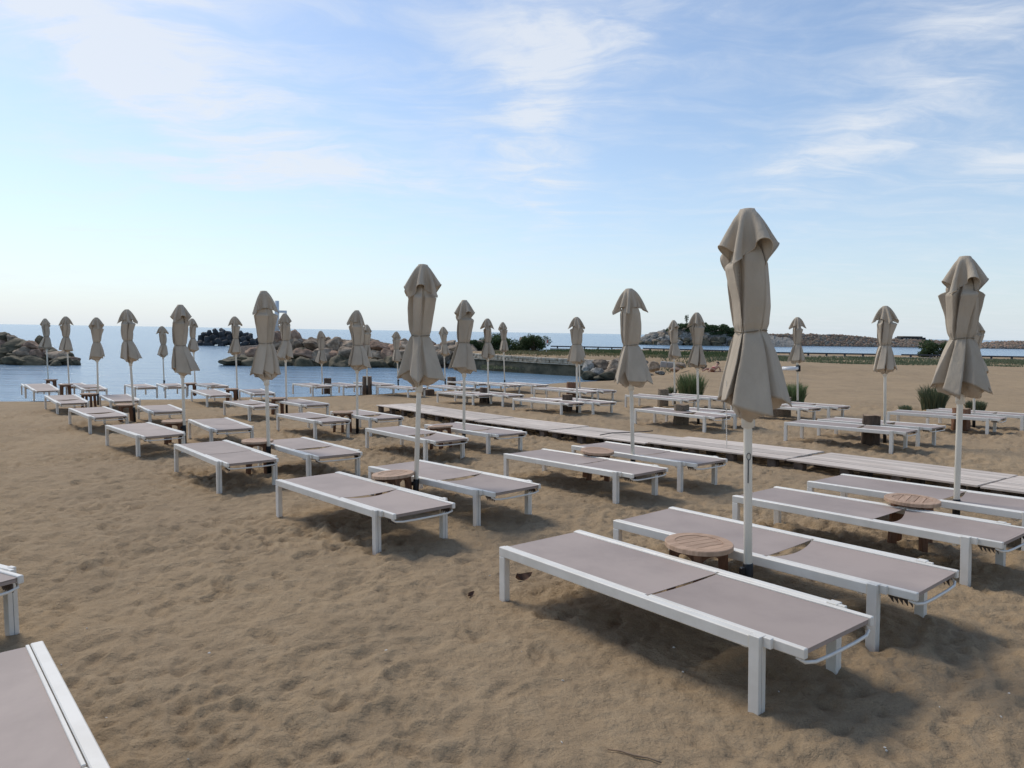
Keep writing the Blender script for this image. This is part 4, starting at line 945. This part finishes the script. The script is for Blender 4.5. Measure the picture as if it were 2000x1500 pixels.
# ------------------------------------------------------------------ far breakwater of riprap
def riprap(name, px0, px1, d0, d1, tops, label, seed, n):
    gg = np.random.default_rng(seed); a = at((px0+px1)/2, 680, (d0+d1)/2); o = empty(name, (a[0], a[1], SEA)); tag(o, label, 'breakwater')
    V = []; nx = 80; ny = 8
    for i in range(nx+1):
        f = i/nx; px = px0+(px1-px0)*f; d = d0+(d1-d0)*f; py = np.interp(px, *zip(*tops)); P = at(px, py, d+5); h = P[2]-SEA; B = at(px, 690, d)
        for j in range(ny+1):
            e = j/ny; zf = np.interp(e, [0, .35, .65, 1], [-.15, .9, .9, -.15]); V.append((B[0]*(d+e*14)/d-a[0], d+e*14-a[1], h*zf))
    w = ny+1; obj('mound', MB().add(V, [(i*w+j, (i+1)*w+j, (i+1)*w+j+1, i*w+j+1) for i in range(nx) for j in range(ny)]).mesh('mound', 'rock_red'), o)
    base = []
    for q in range(5):
        bm = bmesh.new(); bmesh.ops.create_icosphere(bm, subdivisions=1, radius=1); p = np.array([v.co for v in bm.verts])
        for _ in range(6):
            nn_ = gg.standard_normal(3); nn_ /= np.linalg.norm(nn_); e = p@nn_-gg.uniform(.55, .8); p = p-np.where(e > 0, e, 0)[:, None]*nn_
        base.append((p, np.array([[v.index for v in f.verts] for f in bm.faces]))); bm.free()
    for m, share in (('rock', .45), ('rock_red', .4), ('rock_grey', .15)):
        VV = []; FF = []; o0 = 0
        for _ in range(int(n*share)):
            f = gg.random(); px = px0+(px1-px0)*f; d = d0+(d1-d0)*f; py = np.interp(px, *zip(*tops)); h = at(px, py, d+5)[2]-SEA; B = at(px, 690, d); e = gg.random()
            zf = .02+.93*min(1, e*1.05); p, fc = base[gg.integers(5)]; s_ = gg.uniform(.35, .85)*np.array([gg.uniform(.8, 1.4), gg.uniform(.8, 1.3), gg.uniform(.6, .9)]); an = gg.uniform(0, 6.28); c, s = math.cos(an), math.sin(an)
            q = p*s_; q = np.stack([q[:, 0]*c-q[:, 1]*s, q[:, 0]*s+q[:, 1]*c, q[:, 2]], 1)+np.array([B[0]*(d+e*4.9)/d-a[0], d+e*4.9-a[1], h*zf])
            VV.append(q); FF.append(fc+o0); o0 += len(p)
        tag(obj('riprap', np_mesh('riprap', np.concatenate(VV), np.concatenate(FF), m, False), o), kind='stuff')
    return o
riprap('breakwater', 1440, 1890, 222, 236, [(1440, 654), (1500, 653), (1560, 653), (1640, 655), (1690, 659), (1720, 663), (1780, 664), (1890, 668)], 'long far breakwater of reddish tan stones beyond the lagoon', 3, 3600)
riprap('breakwater', 1905, 2150, 236, 240, [(1905, 671), (1940, 669), (1980, 667), (2010, 668), (2150, 668)], 'second far breakwater of pink grey stones past a gap', 5, 1600)
P = at(1784, 661, 238); o = empty('harbour_building', (P[0], P[1], P[2]-.9)); tag(o, 'low flat grey harbour building on the far breakwater', 'building')
obj('wall', MB().box((-4.1, 0, 0), (4.1, 4, 1.25), .03).mesh('wall', 'tetra'), o); obj('roof', MB().box((-3.4, -.1, 1.252), (3.0, 4.1, 1.62), .05).mesh('roof', 'block'), o)
for x in (-3.3, -2.2, .6, 2.0): obj('window', MB().box((x, -.03, .45), (x+.8, .02, .95)).mesh('window', 'concrete' if x < 0 else 'rail_dark'), o)

# ------------------------------------------------------------------ sunbather on the bank, half hidden by the big parasol
P = hitz(1392, 727, -.53); ps = empty('person', (P[0], P[1], surf(P[0], P[1]))); tag(ps, 'person in red swimwear lying on the sand bank, propped on elbows', 'person')
J = {'pel': (0, 0, .12, .12), 'chest': (.24, .02, .22, .115), 'neck': (.40, .02, .32, .055), 'head0': (.45, .02, .37, .075), 'head1': (.50, .02, .46, .085), 'head2': (.52, .02, .51, .05),
     'hl': (-.06, -.1, .11, .09), 'kl': (-.40, -.13, .22, .062), 'al': (-.58, -.13, .06, .042), 'fl': (-.70, -.13, .04, .035), 'hr': (-.06, .1, .11, .09), 'kr': (-.42, .14, .18, .062), 'ar': (-.78, .14, .06, .042), 'fr': (-.86, .14, .10, .035),
     'sl': (.36, -.17, .28, .055), 'el': (.46, -.22, .06, .042), 'wl': (.24, -.24, .04, .03), 'gl': (.16, -.24, .03, .03), 'sr': (.36, .2, .28, .055), 'er': (.46, .26, .06, .042), 'wr': (.24, .26, .04, .03), 'gr': (.16, .26, .03, .03)}
E_ = [('pel', 'chest'), ('chest', 'neck'), ('neck', 'head0'), ('head0', 'head1'), ('head1', 'head2'), ('pel', 'hl'), ('hl', 'kl'), ('kl', 'al'), ('al', 'fl'), ('pel', 'hr'), ('hr', 'kr'), ('kr', 'ar'), ('ar', 'fr'), ('chest', 'sl'), ('sl', 'el'), ('el', 'wl'), ('wl', 'gl'), ('chest', 'sr'), ('sr', 'er'), ('er', 'wr'), ('wr', 'gr')]
ks = list(J); me = bpy.data.meshes.new('body'); me.from_pydata([J[k][:3] for k in ks], [(ks.index(a), ks.index(b)) for a, b in E_], []); me.materials.append(MATS['skin'])
bo = obj('body', me, ps); bo.modifiers.new('skin', 'SKIN'); sv = me.skin_vertices[0].data
for i, k in enumerate(ks): sv[i].radius = (J[k][3], J[k][3]); sv[i].use_root = (k == 'pel')
sb_ = bo.modifiers.new('sub', 'SUBSURF'); sb_.levels = 2; sb_.render_levels = 2
bm = bmesh.new(); bmesh.ops.create_uvsphere(bm, u_segments=16, v_segments=10, radius=1)
for v in bm.verts: v.co = Vector((.525+v.co.x*.095, .02+v.co.y*.095, .47+v.co.z*.095)) if v.co.x > -.2 or v.co.z > .3 else Vector((.525+v.co.x*.06, .02+v.co.y*.08, .48+v.co.z*.06))
me = bpy.data.meshes.new('hair'); bm.to_mesh(me); bm.free(); me.materials.append(MATS['hair']); obj('hair', me, ps)
mb = MB().tube([(-.09, 0, .10), (.0, 0, .125), (.10, .005, .15)], [.13, .15, .13], 14); obj('swimsuit', mb.mesh('swimsuit', 'red_cloth', True), ps)
ps.rotation_euler = (0, 0, .75)

# ------------------------------------------------------------------ small litter on the sand
def litter(name, me, px, py, label, cat, rot=(0, 0, 0), group=None, dz=.006):
    P = hit(px, py); return tag(obj(name, me, None, (P[0], P[1], surf(P[0], P[1])+dz), rot), label, cat, group)
pa, pb_ = hit(1187, 1466), hit(1292, 1492); pts = [pa+(pb_-pa)*f for f in (0, .25, .5, .52, .75, 1)]
pts = [(p[0], p[1]+.003*math.sin(i*2), surf(p[0], p[1])+.008) for i, p in enumerate(pts)]
tag(obj('twig', MB().tube(pts, [.003, .004, .0045, .005, .0038, .003], 6).mesh('twig', 'cut_wood', True)), 'thin dry brown twig lying on bare sand', 'twig')
def leafmesh(s, curl):
    V = []; n = 8
    for i in range(n+1):
        f = i/n; w = s*.32*math.sin(math.pi*f)**.7; x = s*(f-.5); z = curl*(f-.4)**2
        V += [(x, -w, z+curl*.2), (x, 0, z), (x, w, z+curl*.25)]
    return MB().add(V, [(i*3+k, i*3+3+k, i*3+4+k, i*3+1+k) for i in range(n) for k in range(2)]).mesh('leaf', 'dead_leaf', True)
litter('dead_leaf', leafmesh(.11, .12), 1019, 1138, 'curled dead brown leaf by the foot of the nearest lounger', 'leaf', (.3, .2, .4))
litter('dead_leaf', leafmesh(.05, .06), 917, 1161, 'small dead leaf lying alone on open sand', 'leaf', (.5, .1, 1.0))
for i in range(26):
    px = g.uniform(20, 1980); py = g.uniform(1010, 1490); P = hit(px, py); s_ = g.uniform(.003, .007)
    o = obj('shell_fragment', RK['rock'][i % 6].copy() if i < 6 else bpy.data.objects['shell_fragment' if i % 6 == 0 else f'shell_fragment.{i % 6:03d}'].data, None, (P[0], P[1], surf(P[0], P[1])+s_*.4), (g.uniform(0, 3), 0, g.uniform(0, 6)), (s_*1.3, s_, s_*.5))
    if i < 6: o.data.materials.clear(); o.data.materials.append(MATS['shell'])
    tag(o, 'tiny pale shell fragment on the open sand', 'shell', 'shell fragments on the sand')
